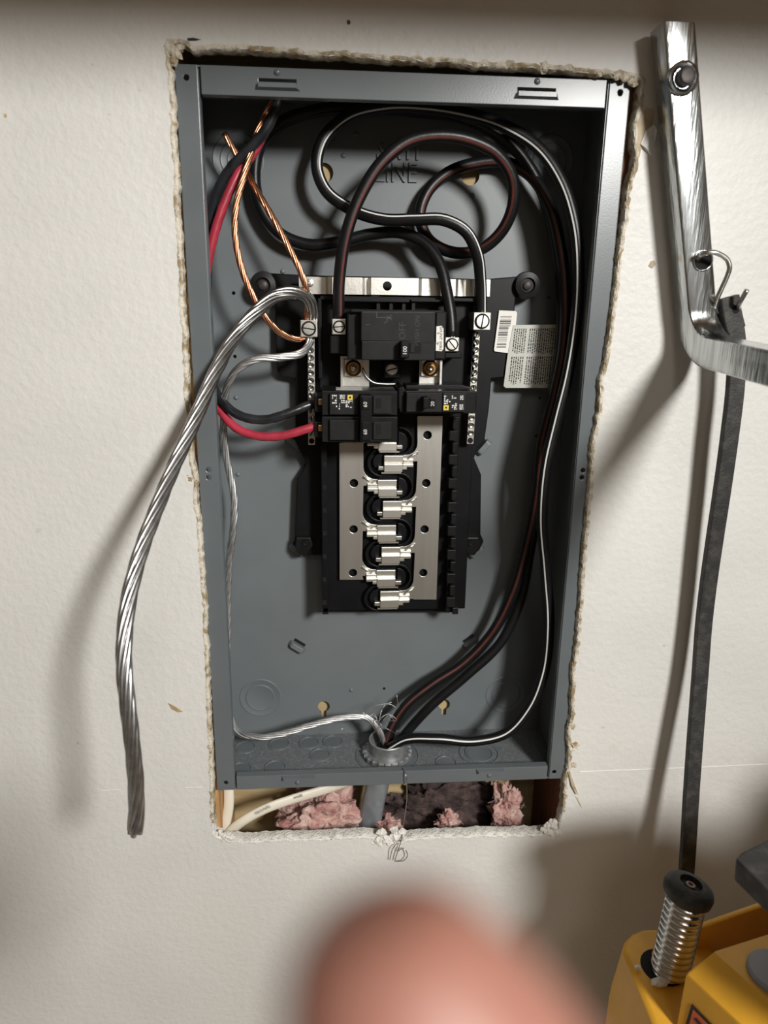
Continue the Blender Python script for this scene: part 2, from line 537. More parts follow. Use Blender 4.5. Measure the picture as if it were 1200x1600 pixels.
ridge((1094, 1199), (1260, 1191), 'raised drywall seam at the right edge')
ridge((158, 1236), (186, 1234), 'short raised seam at the left')
ridge((288, 1231), (316, 1230), 'short raised seam beside the opening')

bm = B(); box(bm, -2.24, 2.24, -3.04, .2, -.64, -.60)
obj('floor', bm, M_floor, kind='structure', label='bare concrete floor')
bm = B(); box(bm, -.6, .6, .1005, .112, -.5, 1.2)
obj('wall_cavity', bm, M_osb, kind='structure', label='tan wood sheathing at the back of the stud bay')
M_room = mat('room_paint', (.70, .65, .58), rough=.8, var=.03)
bm = B(); box(bm, -2.24, 2.24, -3.04, -3.0, -.6, 1.7); obj('wall_front', bm, M_room, kind='structure', label='plain painted wall behind the camera')
bm = B(); box(bm, -2.24, -2.2, -3.0, .2, -.6, 1.7); obj('wall_left', bm, M_room, kind='structure', label='plain painted side wall at the left')
bm = B(); box(bm, 2.2, 2.24, -3.0, .2, -.6, 1.7); obj('wall_right', bm, M_room, kind='structure', label='plain painted side wall at the right')
bm = B(); box(bm, -2.24, 2.24, -3.04, .2, 1.7, 1.74); obj('ceiling', bm, M_room, kind='structure', label='plain painted ceiling')
xl = -.1815
bm = B(); box(bm, xl - .038, xl, WB + .0002, .1003, -.5, 1.2)
obj('trim_1', bm, M_wood, kind='structure', label='golden brown wall stud at the left of the stud bay')
xr = .1815
bm = B(); box(bm, xr, xr + .038, WB + .0002, .1003, -.5, 1.2)
obj('trim_2', bm, M_woodd, kind='structure', label='dark reddish wall stud at the right of the stud bay')
bm = B(); box(bm, -2.2, 2.2, -.34, -.30, .742, 1.0)
obj('trim_3', bm, M_wood, kind='structure', label='wooden joist above the picture that shades the top of the wall')

# ------------------------------------------------------------------ the panel box
W2, H, D, FL, T = .181, .6548, .095, .0172, .0012
boxo = empty('electrical_panel_box', 'open grey steel breaker panel box set in the wall opening', 'panel box', (0, .0, 0))
def keyhole(px, py, r, slot):
    c = P(px, py, D - T)
    k = []
    for i in range(18):
        a = math.radians(-60 + 300 * i / 17) if slot else math.radians(360 * i / 18)
        k.append((c.x + r * math.cos(a), c.z + r * math.sin(a)))
    if slot:
        k += [(c.x - r * .4 + r * .0, c.z - r * 2.0), (c.x + r * .4, c.z - r * 2.0)]
        k = [(c.x + r * math.cos(math.radians(-65 + 310 * i / 17)), c.z + r * math.sin(math.radians(-65 + 310 * i / 17))) for i in range(18)] + [(c.x - r * .38, c.z - r * 2.0), (c.x + r * .38, c.z - r * 2.0)]
    return k
holes = [keyhole(506, 1104, .0068, True), keyhole(694, 1101, .0068, True), keyhole(735, 274, .0088, False), keyhole(506, 270, .0088, False)]
for px, py in ((600, 1076), (365, 458), (367, 557), (857, 465), (844, 622), (838, 681), (835, 738)):
    c = P(px, py, D - T); holes.append(circ(c.x, c.z, .0018, 8))
bm = B()
ext(bm, [(-W2, 0), (W2, 0), (W2, H), (-W2, H)], D - T, D, holes)
obj('back_panel', bm, M_greyin, boxo)
bm = B(); box(bm, -W2, -W2 + T, 0, D - T, 0, H); obj('side_wall', bm, M_greyin, boxo)
bm = B(); box(bm, W2 - T, W2, 0, D - T, 0, H); obj('side_wall', bm, M_greyin, boxo)
bm = B(); box(bm, -W2 + T, W2 - T, T, D - T, H - T, H); obj('top_wall', bm, M_greyin, boxo)
bm = B(); box(bm, -W2 + T, W2 - T, T, D - T, 0, T); obj('bottom_wall', bm, M_dusty, boxo, label='dusty floor of the grey box')
def sideflange(s):
    x0, x1 = (-W2, -W2 + FL) if s < 0 else (W2 - FL, W2)
    hs = [circ(P(px, py, 0).x, P(px, py, 0).z, .0022, 12) for px, py in ([(291, 121), (353, 1223), (326, 734), (326, 746)] if s < 0 else [(969, 145), (866, 1206), (911, 735), (909, 746)])]
    bm = B(); ext(bm, [(x0, 0), (x1, 0), (x1, H), (x0, H)], -.0002, T, hs)
    o = obj('front_flange', bm, M_grey, boxo, bev=.0006, seg=2)
    bm = B()
    xi = x1 if s < 0 else x0
    box(bm, xi - .0006, xi + .0006, T, .010, .002, H - .002)
    obj('flange_lip', bm, M_grey, boxo)
sideflange(-1); sideflange(1)
def crossflange(z0, z1, slots, top):
    xa, xb = -W2 + FL + .0022, W2 - FL - .0022
    hs = []
    for x0, y0, x1, y1 in slots:
        a, b, c, d = R4(x0, y0, x1, y1, 0)
        if top: c = max(c, z0 + .004); 
        hs.append([(a, c), (b, c), (b, d), (a, d)])
    bm = B(); ext(bm, [(xa, z0), (xb, z0), (xb, z1), (xa, z1)], 0, T, hs)
    obj('front_flange', bm, M_grey, boxo, bev=.0005)
    bm = B(); box(bm, xa, xb, T, .008, z0 if top else z1 - .001, z0 + .001 if top else z1); obj('flange_lip', bm, M_grey, boxo)
    for h in hs:
        (a, c), (b, _), (_, d), _ = h
        bm = B()
        if top:
            hull(bm, [(a - .003, -.0002, c - .0052), (b + .003, -.0002, c - .0052), (a, -.0045, c - .004), (b, -.0045, c - .004), (a, -.0045, c - .0006), (b, -.0045, c - .0006), (a, .0005, c), (b, .0005, c)])
        else:
            hull(bm, [(a, -.0002, d + .001), (b, -.0002, d + .001), (a + .002, -.0042, d), (b - .002, -.0042, d), (a + .002, -.0042, d - .0022), (b - .002, -.0042, d - .0022), (a, 0, d - .003), (b, 0, d - .003)])
        obj('slot_tab', bm, M_grey, boxo)
        bm = B()
        lathe(bm, ((a + b) / 2, 0, d + .0045 if top else c - .004), (0, -1, 0), [(.0026, 0), (.0022, .0012), (.0009, .0018), (0, .0018)], 14)
        obj('dimple', bm, M_grey, boxo, smooth=60)
ZT = P(640, 148, 0).z
crossflange(H - .0205, H, [(404, 123, 463, 130), (809, 137, 868, 144)], True)
crossflange(0, P(600, 1206, 0).z, [(440, 1213, 490, 1217), (744, 1202, 786, 1206)], False)

def knockout_y(px, py, rads):
    c = P(px, py, D - T)
    bm = B()
    for i, r in enumerate(rads):
        h = .0005 * (i + 1) if i % 2 == 0 else .0003
        lathe(bm, (c.x, D - T + .0002, c.z), (0, -1, 0), [(r, 0), (r, .0006 + .0004 * i), (r - .0009, .0010 + .0004 * i), (r - .0018, .0006 + .0004 * i), (0, .0005 + .0004 * i)], 36)
    obj('knockout', bm, M_greyin, boxo, smooth=30)
knockout_y(407, 1090, [.0235, .0165])
knockout_y(790, 1085, [.0235, .0165])
knockout_y(372, 250, [.0235, .0165, .010])
knockout_y(858, 252, [.0235, .0165, .010])
def knockout_z(px, py, rads):
    c = PZ(px, py, T)
    bm = B()
    for i, r in enumerate(rads):
        lathe(bm, (c.x, c.y, T - .0001), (0, 0, 1), [(r + .0009, 0), (r + .0005, .0009), (r - .0004, .0011), (r - .0010, .0003), (r - .0016, 0)], 32)
    lathe(bm, (c.x, c.y, T - .0001), (0, 0, 1), [(rads[-1] - .0014, 0), (rads[-1] - .0022, .0005), (0, .0006)], 32)
    obj('knockout', bm, M_grey, boxo, smooth=30)
for px, py in ((383, 1168), (436, 1163), (483, 1161), (520, 1159), (376, 1202), (430, 1199), (500, 1180), (697, 1192)):
    knockout_z(px, py, [.0112])
knockout_z(748, 1177, [.0215, .0150])
knockout_z(605, 1180, [.0345])
for px, py in ((537, 243), (556, 210), (369, 621), (372, 741), (549, 1078), (738, 305), (442, 424)):
    bm = B(); c = P(px, py, D - T)
    lathe(bm, c, (0, -1, 0), [(.0024, 0), (.0022, .001), (.0012, .0017), (0, .0018)], 12)
    obj('dimple', bm, M_greyin, boxo, smooth='all')
# pressed lances of the back panel
def lance(px, py, ang, ln=.021):
    c = P(px, py, D - T)
    d = Vector((math.cos(ang), 0, math.sin(ang))); n = Vector((-d.z, 0, d.x))
    bm = B()
    pts = []
    for sg in (-1, 1):
        e = c + d * ln * .5 * sg
        e2 = c + d * ln * .36 * sg
        pts += [e - n * .002, e + n * .005, e2 + n * .0052 + Vector((0, -.0075, 0)), e2 - n * .001 + Vector((0, -.0075, 0))]
    hull(bm, pts)
    obj('lance_tab', bm, M_greyin, boxo, bev=.0016)
    bm = B()
    pts = [c + d * a + n * b + Vector((0, y, 0)) for a in (-ln * .34, ln * .34) for b in (.0052, .0085) for y in (-.0003, .0002)]
    hull(bm, pts)
    obj('lance_slot', bm, M_holeshade, boxo)
def lance_at(px, py, ang): lance(px, py, ang)
lance_at(463, 1011, math.radians(145) - math.pi * 0 + math.pi)
lance_at(463, 860, math.radians(145) + math.pi)
lance_at(458, 694, math.radians(140) + math.pi)
lance_at(745, 862, math.radians(42))
lance_at(757, 700, math.radians(50))
lance_at(806, 462, math.radians(42))
lance_at(737, 1004, math.radians(38))
# stamped letters
Y0 = D - T
cl = P(619, 271, Y0)
text('stamped_letters', 'LINE', cl, (1, 0, 0), (0, 0, 1), .0250, M_greyin, boxo, depth=.0022, sx=.80)
text('stamped_letters', 'SATI', P(622, 236, Y0), (1, 0, 0), (0, 0, 1), .0245, M_greyin, boxo, depth=.0022, sx=.85)
# label strip on the right inner wall
bm = B(); z0, z1 = P(905, 745, .012).z, P(935, 395, .012).z
box(bm, W2 - T - .0005, W2 - T - .0001, .012, .030, z0, z1)
sidelab = obj('wiring_label', bm, mat('label_dim', (.20, .19, .17), rough=.6, col2=(.05, .048, .045), vscale=160, vlo=.45, vhi=.55), boxo, label='long narrow printed label on the right inner wall')
# printed stickers
def sticker(name, pxs, Y, m, label, thick=.0003):
    bm = B(); pext(bm, pxs, Y, Y + thick)
    return obj(name, bm, m, boxo, label=label)
LY = .0755
st2 = sticker('instruction_label', [(802, 508), (874, 507), (872, 540), (864, 606), (790, 606), (787, 603), (793, 556)], LY - .0006, M_label2, 'silver grey instruction sticker printed in small columns')
st1 = sticker('barcode_label', [(780, 485), (806, 486), (808, 489), (802, 550), (796, 552), (773, 549), (772, 546)], LY, M_label, 'white barcode sticker')
bm = B()
random.seed(11)
def quadprint(bm, Y, q, u0, u1, v0, v1):
    def L(u, v):
        a = Vector(q[0]).lerp(Vector(q[1]), u); b = Vector(q[3]).lerp(Vector(q[2]), u)
        c = a.lerp(b, v); return P(c.x, c.y, Y)
    vs = [bm.verts.new(L(u, v)) for u, v in ((u0, v0), (u1, v0), (u1, v1), (u0, v1))]
    bm.faces.new(vs)
q = [(802, 511), (872, 510), (863, 604), (791, 604)]
for blk, (va, vb) in enumerate(((.03, .46), (.50, .97))):
    for ci in range(20):
        u = .04 + ci * .048
        if ci in (5, 6): 
            if ci == 6: continue
        v = va + (0 if ci % 7 else .0)
        end = vb - (random.random() * .12 if ci in (0, 4, 19) else random.random() * .03)
        while v < end:
            l = random.uniform(.012, .05)
            quadprint(bm, LY - .0008, q, u, u + .024, v, min(v + l, end))
            v += l + random.uniform(.008, .016)
obj('printed_text', bm, M_ink, st2)
bm = B()
q = [(782, 494), (801, 494), (794, 543), (776, 543)]
v = 0
while v < 1:
    l = random.choice((.012, .02, .034))
    quadprint(bm, LY - .0002, q, 0, .93 if v < .3 else .80, v, v + l); v += l + random.choice((.014, .022, .045))
obj('barcode_bars', bm, M_ink, st1)

# ------------------------------------------------------------------ bus assembly
inter = empty('bus_assembly', 'black plastic bus assembly with silver bars bolted in the middle of the panel box', 'bus assembly', (0, .094, .3))
YB = .078
bm = B()
pext(bm, [(394, 440), (400, 431), (412, 426), (480, 430), (620, 433), (760, 436), (818, 431), (832, 438), (837, 446), (824, 468), (806, 466), (801, 520), (797, 580), (788, 590), (768, 592), (764, 640), (757, 690), (745, 702),
          (741, 716), (752, 742), (751, 835), (756, 846), (748, 862), (718, 868), (714, 956), (506, 956), (502, 868), (478, 868), (460, 848), (464, 748), (479, 725), (466, 700), (462, 690), (461, 592), (440, 588), (433, 580), (431, 540), (430, 470), (402, 456)], YB, .0935)
obj('base_plate', bm, M_blk, inter, bev=.0012)
bm = B(); pbox(bm, 501, 466, 738, 953, .066, YB + .001)
obj('tray', bm, M_blk, inter, bev=.001)
for a in ((497, 466, 503, 592), (738, 470, 744, 590), (500, 464, 742, 470)):
    bm = B(); pbox(bm, *a, .052, YB); obj('cradle_wall', bm, M_blk, inter, bev=.0006)
for a in ((530, 468, 640, 472), (642, 468, 700, 472)):
    bm = B(); pbox(bm, *a, .046, YB); obj('cradle_rib', bm, M_blk2, inter, bev=.0006)
for x in (588, 608, 628, 643):
    bm = B(); pbox(bm, x, 470, x + 6, 486, .050, YB); obj('cradle_rib', bm, M_blk2, inter, bev=.0005)
for x, s in ((412, -1), (822, 1)):
    bm = B(); c = P(x, 446, YB)
    lathe(bm, c, (0, -1, 0), [(.013, 0), (.012, .007), (.007, .008), (.006, .005), (0, .005)], 20)
    obj('mounting_ear', bm, M_blk2, inter, smooth=35)
    bm = B(); lathe(bm, c + Vector((0, -.005, 0)), (0, -1, 0), [(.0045, 0), (.0045, .002), (.003, .003), (0, .003)], 14)
    obj('mounting_screw', bm, M_bolt, inter, smooth=35)
for x, y in ((475, 852), (738, 852)):
    bm = B(); pext(bm, [(x - 12, y - 12), (x + 10, y - 12), (x + 14, y), (x + 4, y + 16), (x - 6, y + 16), (x - 14, y + 4)], .070, YB + .002)
    obj('mounting_ear', bm, M_blk2, inter, bev=.001)
    bm = B(); lathe(bm, P(x + (2 if x < 600 else -2), y - 3, .070), (0, -1, 0), [(.004, 0), (.0034, .0012), (.001, .0012), (0, .0004)], 14)
    obj('mounting_screw', bm, M_blk2, inter, smooth=35)
# tray side rails with their comb notches
bm = B()
pbox(bm, 503, 692, 512, 957, .050, YB)
obj('side_rail', bm, M_blk, inter, bev=.0006)
for i in range(7):
    y = 722 + i * 36
    bm = B(); pbox(bm, 504.5, y, 510, y + 7, .0495, .052); obj('rail_notch', bm, M_holeshade, inter)
bm = B(); xa = 718
pbox(bm, 702, 652, 712, 957, .056, YB)
obj('side_rail', bm, M_blk, inter, bev=.0006)
for i in range(16):
    y = 655 + i * 18.6
    x = 713 - (y - 650) * .018
    bm = B(); pbox(bm, x - (10 if i % 2 else 5), y, x + 3, y + 15, .048, YB); obj('rail_tooth', bm, M_blk2, inter, bev=.0005)
for x in (504, 707):
    bm = B(); pbox(bm, x, 950, x + 9, 960, .05, YB); obj('rail_foot', bm, M_blk2, inter, bev=.0005)
# neutral cross strap, folded sheet
prof = [(467, .061), (509, .061), (513, .056), (519, .056), (521, .059), (566, .059), (570, .064), (575, .064), (580, .055), (654, .055), (659, .061), (712, .061), (716, .066), (724, .066), (728, .063), (738, .063), (741, .058), (766, .058)]
zt, zb = P(600, 434, .058).z, P(600, 461, .058).z
hc = P(605, 447, .055)
bm = B()
fr_, bk_ = [], []
for px, Y in prof:
    X = P(px, 447, Y).x
    fr_.append([bm.verts.new((X, Y, zt)), bm.verts.new((X, Y, zb))]); bk_.append([bm.verts.new((X, Y + .0014, zt)), bm.verts.new((X, Y + .0014, zb))])
for i in range(len(prof) - 1):
    if i != 8:
        bm.faces.new((fr_[i][0], fr_[i + 1][0], fr_[i + 1][1], fr_[i][1])); bm.faces.new((bk_[i][0], bk_[i][1], bk_[i + 1][1], bk_[i + 1][0]))
    bm.faces.new((fr_[i][0], bk_[i][0], bk_[i + 1][0], fr_[i + 1][0])); bm.faces.new((fr_[i][1], fr_[i + 1][1], bk_[i + 1][1], bk_[i][1]))
for i in (0, -1): bm.faces.new((fr_[i][0], fr_[i][1], bk_[i][1], bk_[i][0]))
Xa, Xb = P(580, 447, .055).x, P(654, 447, .055).x
ext(bm, [(Xa, zb), (Xb, zb), (Xb, zt), (Xa, zt)], .055, .0564, [circ(hc.x, hc.z, .0041, 20)])
bmesh.ops.remove_doubles(bm, verts=bm.verts[:], dist=.00005)
obj('neutral_strap', bm, M_tin, inter, bev=.0004)
bm = B(); lathe(bm, P(484, 442, .061), (0, -1, 0), [(.0036, 0), (.0036, .0008), (.0028, .0024), (.001, .0028), (0, .0022)], 16)
obj('strap_screw', bm, M_tin, inter, smooth=40)

def screw(parent, c, r, ang, m=M_tin, name='screw', slot=True):
    bm = B(); lathe(bm, c, (0, -1, 0), [(r * 1.10, 0), (r * 1.10, .0003), (r, .0005), (r, .0012), (r * .9, .0018), (0, .0019)], 22)
    s = obj(name, bm, m, parent, smooth=40)
    if slot:
        d = Vector((math.cos(ang), 0, math.sin(ang))); n = Vector((-d.z, 0, d.x))
        bm = B(); hull(bm, [Vector(c) + d * a * r * .93 + n * b * r * .12 + Vector((0, y, 0)) for a in (-1, 1) for b in (-1, 1) for y in (-.00205, -.001)])
        obj('screw_slot', bm, M_holeshade, s)
    return s
def lug(parent, x0, y0, x1, y1, Y, depth, ang, scr=.42):
    bm = B(); pbox(bm, x0, y0, x1, y1, Y, Y + depth)
    l = obj('lug', bm, M_tin, parent, bev=.0008)
    c = P((x0 + x1) / 2, (y0 + y1) / 2, Y)
    r = abs(P(x1, y0, Y).x - P(x0, y0, Y).x) * scr * .84
    bm = B(); lathe(bm, c + Vector((0, -.0002, 0)), (0, -1, 0), [(r * 1.22, .0), (r * 1.22, .00025), (0, .00025)], 22)
    obj('screw_recess', bm, M_holeshade, l)
    bm = B(); lathe(bm, c, (0, -1, 0), [(r, 0), (r, .0012), (r * .92, .0018), (0, .0019)], 22)
    obj('lug_screw', bm, M_tin, l, smooth=40)
    d = Vector((math.cos(ang), 0, math.sin(ang))); n = Vector((-d.z, 0, d.x))
    bm = B(); hull(bm, [c + d * a * r * .95 + n * b * r * .10 + Vector((0, y, 0)) for a in (-1, 1) for b in (-1, 1) for y in (-.00205, -.001)])
    obj('screw_slot', bm, M_holeshade, l)
    return l
lug(inter, 469, 500, 496, 527, .040, .024, math.radians(-8))
lug(inter, 739.5, 488, 767, 516, .040, .024, math.radians(82))
# neutral terminal bars with their rows of screws
def terminal_bar(xt, yt, xb, yb, n, Y=.052, skip=()):
    bm = B()
    w = 5.4
    pext(bm, [(xt - w, yt), (xt + w, yt), (xb + w, yb), (xb - w, yb)], Y, YB)
    t = obj('terminal_bar', bm, M_tin, inter, bev=.0004)
    for i in range(n):
        f = (i + .5) / n
        px, py = xt + (xb - xt) * f, yt + (yb - yt) * f
        c = P(px, py, Y)
        if i == n - 1:
            bm = B(); lathe(bm, c, (0, -1, 0), [(.0027, 0), (.0027, .0004), (0, .0004)], 14); obj('screw_hole', bm, M_holeshade, t); continue
        bm = B(); lathe(bm, c, (0, -1, 0), [(.0030, 0), (.0030, .0009), (.0024, .0015), (.0012, .0008), (0, .0008)], 12)
        s = obj('terminal_screw', bm, M_tin, t, smooth=40)
        a = random.uniform(0, 3.1); d = Vector((math.cos(a), 0, math.sin(a))); nn = Vector((-d.z, 0, d.x))
        bm = B(); hull(bm, [c + d * u * .0026 + nn * b * .0005 + Vector((0, y, 0)) for u in (-1, 1) for b in (-1, 1) for y in (-.0016, -.0005)])
        obj('screw_slot', bm, M_holeshade, t)
terminal_bar(486, 529, 487, 695, 14)
terminal_bar(745, 517, 734.5, 694, 15)

# bus bars
def bar_with_stabs(side):
    Y = .060
    s = 1 if side == 'right' else -1
    if s > 0:
        poly = [(652, 650), (692, 650), (682, 937), (647, 937)]
        hs = [(668, 680), (666, 755), (663.5, 827), (661.5, 895)]
        stabs = [(644, 714), (642, 785), (640, 857), (638, 926)]
    else:
        poly = [(530, 692), (568, 692), (568, 906), (530.5, 906)]
        hs = [(553, 755), (552.5, 827), (551.5, 895)]
        stabs = [(576, 681), (576, 752), (575, 823), (574, 893)]
    holes = [circ(P(x, y, Y).x, P(x, y, Y).z, .0042, 18) for x, y in hs]
    # outline: outer edge, then the inner edge with one finger per stab
    if s > 0:
        out, top, bot = [poly[3], poly[2], poly[1]], poly[0], poly[3]
    else:
        out, top, bot = [poly[3], poly[0]], poly[1], poly[2]
    inner = []
    for sx, sy in stabs:
        b = sx + s * 8
        f0, f1 = sx - s * 43, sx + s * 2
        if sy > top[1] + 24:
            for k in range(6):
                a = math.radians(90 * k / 5)
                inner.append((b - s * 18 * (1 - math.cos(a)), sy - 21 + 18 * math.sin(a)))
        inner += [(f0, sy - 3), (f0, sy + 10)]
        if sy + 12 < bot[1]: inner += [(f1, sy + 10), (f1, sy + 7), (b, sy + 7)]
        else: inner += [(f1, sy + 10), (b, sy + 10)]
    pts = out + [top] + inner
    if s < 0: pts = out + [top] + inner + [bot]
    bm = B()
    ext(bm, [xz(x, y, Y) for x, y in pts], Y, Y + .0016, holes)
    bar = obj('bus_bar', bm, M_bus, inter, bev=.0003)
    for (sx, sy) in stabs:
        far, near = sx - s * 44, sx + s * 2
        e = lambda x0, x1, y0, y1, Yf: pbox(bm, min(x0, x1), y0, max(x0, x1), y1, Yf, Y + .001)
        bm = B()
        e(far, sx - s * 14, sy - 2, sy + 10, .0565)
        e(sx - s * 14, near, sy + 4, sy + 10, .0570)
        obj('stab', bm, M_stab, bar, bev=.0006)
        bm = B()
        e(far, sx - s * 15, sy + 11.2, sy + 24, .0525)
        e(sx - s * 15, near, sy + 11.2, sy + 16, .0535)
        e(sx - s * 17, sx - s * 8, sy + 15, sy + 20, .0540)
        obj('stab', bm, M_stab, bar, bev=.0006)
        bm = B()
        e(far - s * 9, far, sy + 15, sy + 21, .0545)
        obj('stab_tip', bm, M_bus, bar, bev=.0006)
        bm = B(); e(far - s * 4, sx - s * 17, sy + 24.2, sy + 26, .054); obj('stab_edge', bm, M_stab, bar)
        a, b = P(sx - s * 7, sy + 2, .0592), P(sx + s * 9, sy - 7, .0592)
        bm = B(); tube(bm, [a, b], .0011, 8)
        obj('stiffening_bead', bm, M_stab, bar, smooth='all')
        # moulded insulator horseshoe at the stab's open end
        c = P(far - s * 3, sy + 9, .058)
        bm = B()
        for r0, r1, yf in ((.0128, .0148, .058), (0, .0090, .061)):
            arc = []
            for i in range(13):
                t = math.radians(90 + 180 * i / 12) if s > 0 else math.radians(-90 + 180 * i / 12)
                arc.append((math.cos(t), math.sin(t)))
            poly2 = [(c.x + r1 * x, c.z + r1 * z) for x, z in arc] + ([(c.x + r0 * x, c.z + r0 * z) for x, z in arc[::-1]] if r0 else [])
            ext(bm, poly2, yf, .0665)
        obj('insulator', bm, M_blk, inter, bev=.0005)
    return bar
bar_with_stabs('left'); bar_with_stabs('right')
# feed tabs with bronze nuts below the main breaker
for x0, x1, cx, cy in ((533, 577, 552, 575), (655, 690, 672, 575)):
    bm = B(); pbox(bm, x0, 556, x1, 606, .050, .0515); t = obj('feed_tab', bm, M_tin, inter, bev=.0004)
    bm = B(); pbox(bm, x0 - 1, 556, x0 + 3, 606, .040, .0515) if x0 < 600 else pbox(bm, x1 - 3, 556, x1 + 1, 606, .040, .0515); obj('tab_flange', bm, M_tin, t, bev=.0003)
    bm = B(); pbox(bm, cx - 14, cy - 14, cx + 14, cy + 13, .046, .051); obj('square_washer', bm, M_tin, t, bev=.0006)
    c = P(cx, cy, .046)
    bm = B(); lathe(bm, c, (0, -1, 0), [(.0076, 0), (.0076, .002), (.006, .0035), (.0055, .0015), (.0040, .0015), (.0036, .006), (.002, .0062), (0, .005)], 6 * 4)
    obj('feed_nut', bm, M_brass, t, smooth=40)
    bm = B(); lathe(bm, c + Vector((0, -.005, 0)), (0, -1, 0), [(.0026, 0), (.0026, .004), (.0016, .005), (0, .004)], 14); obj('feed_stud', bm, M_tin, t, smooth=40)
bm = B(); pbox(bm, 600, 564, 626, 591, .050, .067); boss = obj('center_boss', bm, M_blk, inter, bev=.001)
screw(boss, P(612, 577, .050), .0052, math.radians(15))
# curved silver lip at the foot of the left tab
bm = B()
a = [P(566, 575, .049), P(572, 588, .049), P(582, 597, .049), P(600, 600, .049), P(620, 600, .049)]
tube(bm, smooth_path(a, .002), .0013, 8); obj('tab_lip', bm, M_tin, inter, smooth='all')

# ------------------------------------------------------------------ breakers
def small_print(bm, x0, y0, x1, y1, Y, rows, seed, gap=.35):
    random.seed(seed)
    h = (y1 - y0) / rows
    for r in range(rows):
        x = x0
        while x < x1:
            w = random.uniform(1.2, 4.0)
            if random.random() > .22:
                a, b, c, d = R4(x, y0 + r * h, min(x + w, x1), y0 + r * h + h * (1 - gap), Y)
                vs = [bm.verts.new(p) for p in ((a, Y, c), (b, Y, c), (b, Y, d), (a, Y, d))]
                bm.faces.new(vs)
            x += w + random.uniform(.6, 1.4)
XR, ZU = Vector((1, 0, 0)), Vector((0, 0, 1))
# main breaker
mb = empty('main_breaker', 'large black two-lug main breaker marked 100 across the top of the bus assembly', 'breaker', P(620, 560, .05))
bm = B(); pbox(bm, 543, 486, 697, 562, .012, .062); obj('body', bm, M_blk2, mb, bev=.001)
YF = .000
bm = B(); pbox(bm, 564, 487, 680, 534, YF, .02); f1 = obj('face_plate', bm, M_blkface, mb, bev=.0008)
bm = B(); pbox(bm, 565, 535, 680, 563, YF + .0006, .02); f2 = obj('face_plate', bm, M_blkface, mb, bev=.0008)
bm = B(); pbox(bm, 680.5, 488, 696, 561, .0046, .02); obj('end_cap', bm, M_blk2, mb, bev=.0008)
bm = B(); pbox(bm, 548, 484, 694, 489, .006, .055); obj('top_shell', bm, M_blk2, mb, bev=.0008)
bm = B(); pbox(bm, 641, 536, 658, 552, YF + .0002, .003); obj('handle_window', bm, M_holeshade, mb)
bm = B(); pbox(bm, 641, 536, 648, 551, YF - .0004, .003); obj('window_step', bm, M_blkface, mb, bev=.0003)
bm = B(); pbox(bm, 626, 533, 640, 560, -.012, .004); hd = obj('toggle', bm, M_blk, mb, bev=.0012)
text('rating', '100', P(633, 548, -.0122), (0, 0, 1), (-1, 0, 0), .0050, M_white, hd)
text('embossed_letters', 'OFF', P(629, 517, YF), (0, 0, 1), (-1, 0, 0), .0085, M_emb, mb, depth=.0003)
text('embossed_letters', 'PUSH ON', P(652, 517, YF), (0, 0, 1), (-1, 0, 0), .0060, M_emb, mb, depth=.0003)
bm = B(); pext(bm, [(682, 510), (690, 509), (693, 513), (693, 545), (690, 549), (681, 548)], .0030, .0045); wl = obj('white_label', bm, M_label, mb, label='small white vertical label')
text('label_text', 'SHUNT WIRE', P(688.6, 529, .0029), (0, 0, -1), (1, 0, 0), .0034, M_ink, wl)
text('label_text', '+      +', P(684, 529, .0029), (0, 0, -1), (1, 0, 0), .0040, M_ink, wl)
bm = B(); pbox(bm, 516, 523, 545, 553, .030, .062); obj('lug_housing', bm, M_blk, mb, bev=.001)
bm = B(); pbox(bm, 695, 550, 722, 560, .030, .062); obj('lug_housing', bm, M_blk, mb, bev=.001)
lug(mb, 518.5, 498, 541, 523, .026, .028, math.radians(5))
lug(mb, 694.5, 527, 717.5, 549.5, .026, .028, math.radians(-50))
bm = B()
random.seed(5)
for (x0, y0, x1, y1) in ((588, 496, 612, 497), (588, 488, 588.7, 497), (604, 493, 612, 500), (612, 492, 604, 500), (600, 505, 606, 501), (572, 508, 577, 507), (566, 487.5, 678, 488.3), (566, 534, 688, 534.7)):
    a, b = P(x0, y0, YF - .0001), P(x1, y1, YF - .0001)
    tube(bm, [a, b], .00018, 4)
obj('scuffs', bm, M_inkg, mb)

# two-pole breaker
db = empty('double_pole_breaker', 'black two-pole breaker with tied handles marked 60, fed by the red wire', 'breaker', P(560, 690, .05))
YF = .002
bm = B(); pbox(bm, 503, 611, 621, 649, YF + .004, .058); obj('body', bm, M_blk2, db, bev=.0008)
bm = B(); pbox(bm, 503, 651, 621, 691, YF + .004, .058); obj('body', bm, M_blk2, db, bev=.0008)
for y0, y1 in ((615, 648), (656, 688)):
    bm = B(); pbox(bm, 515, y0, 560, y1, YF, YF + .008); obj('face_plate', bm, M_blkface, db, bev=.0006)
    bm = B(); pbox(bm, 583, y0 + 3, 612, y1 - 1, YF + .002, YF + .008); obj('face_plate', bm, M_blkface, db, bev=.0006)
    bm = B(); pbox(bm, 588, y0 + 7, 596, y0 + 23, YF + .0016, YF + .006); obj('handle_window', bm, M_holeshade, db)
    bm = B(); pbox(bm, 491, y0 + 3, 505, y1 - 4, .016, .05); obj('wire_clamp_housing', bm, M_blk, db, bev=.001)
    bm = B(); pbox(bm, 497, y0 + 8, 507, y0 + 18, .012, .022); obj('terminal_clamp', bm, M_brass, db, bev=.0008)
bm = B(); pbox(bm, 563, 618, 581, 690, -.010, YF + .006); ht = obj('handle_tie', bm, M_blk, db, bev=.0010)
bm = B(); pbox(bm, 566, 621, 578, 640, -.0112, -.009); obj('handle', bm, M_blk2, ht, bev=.0005)
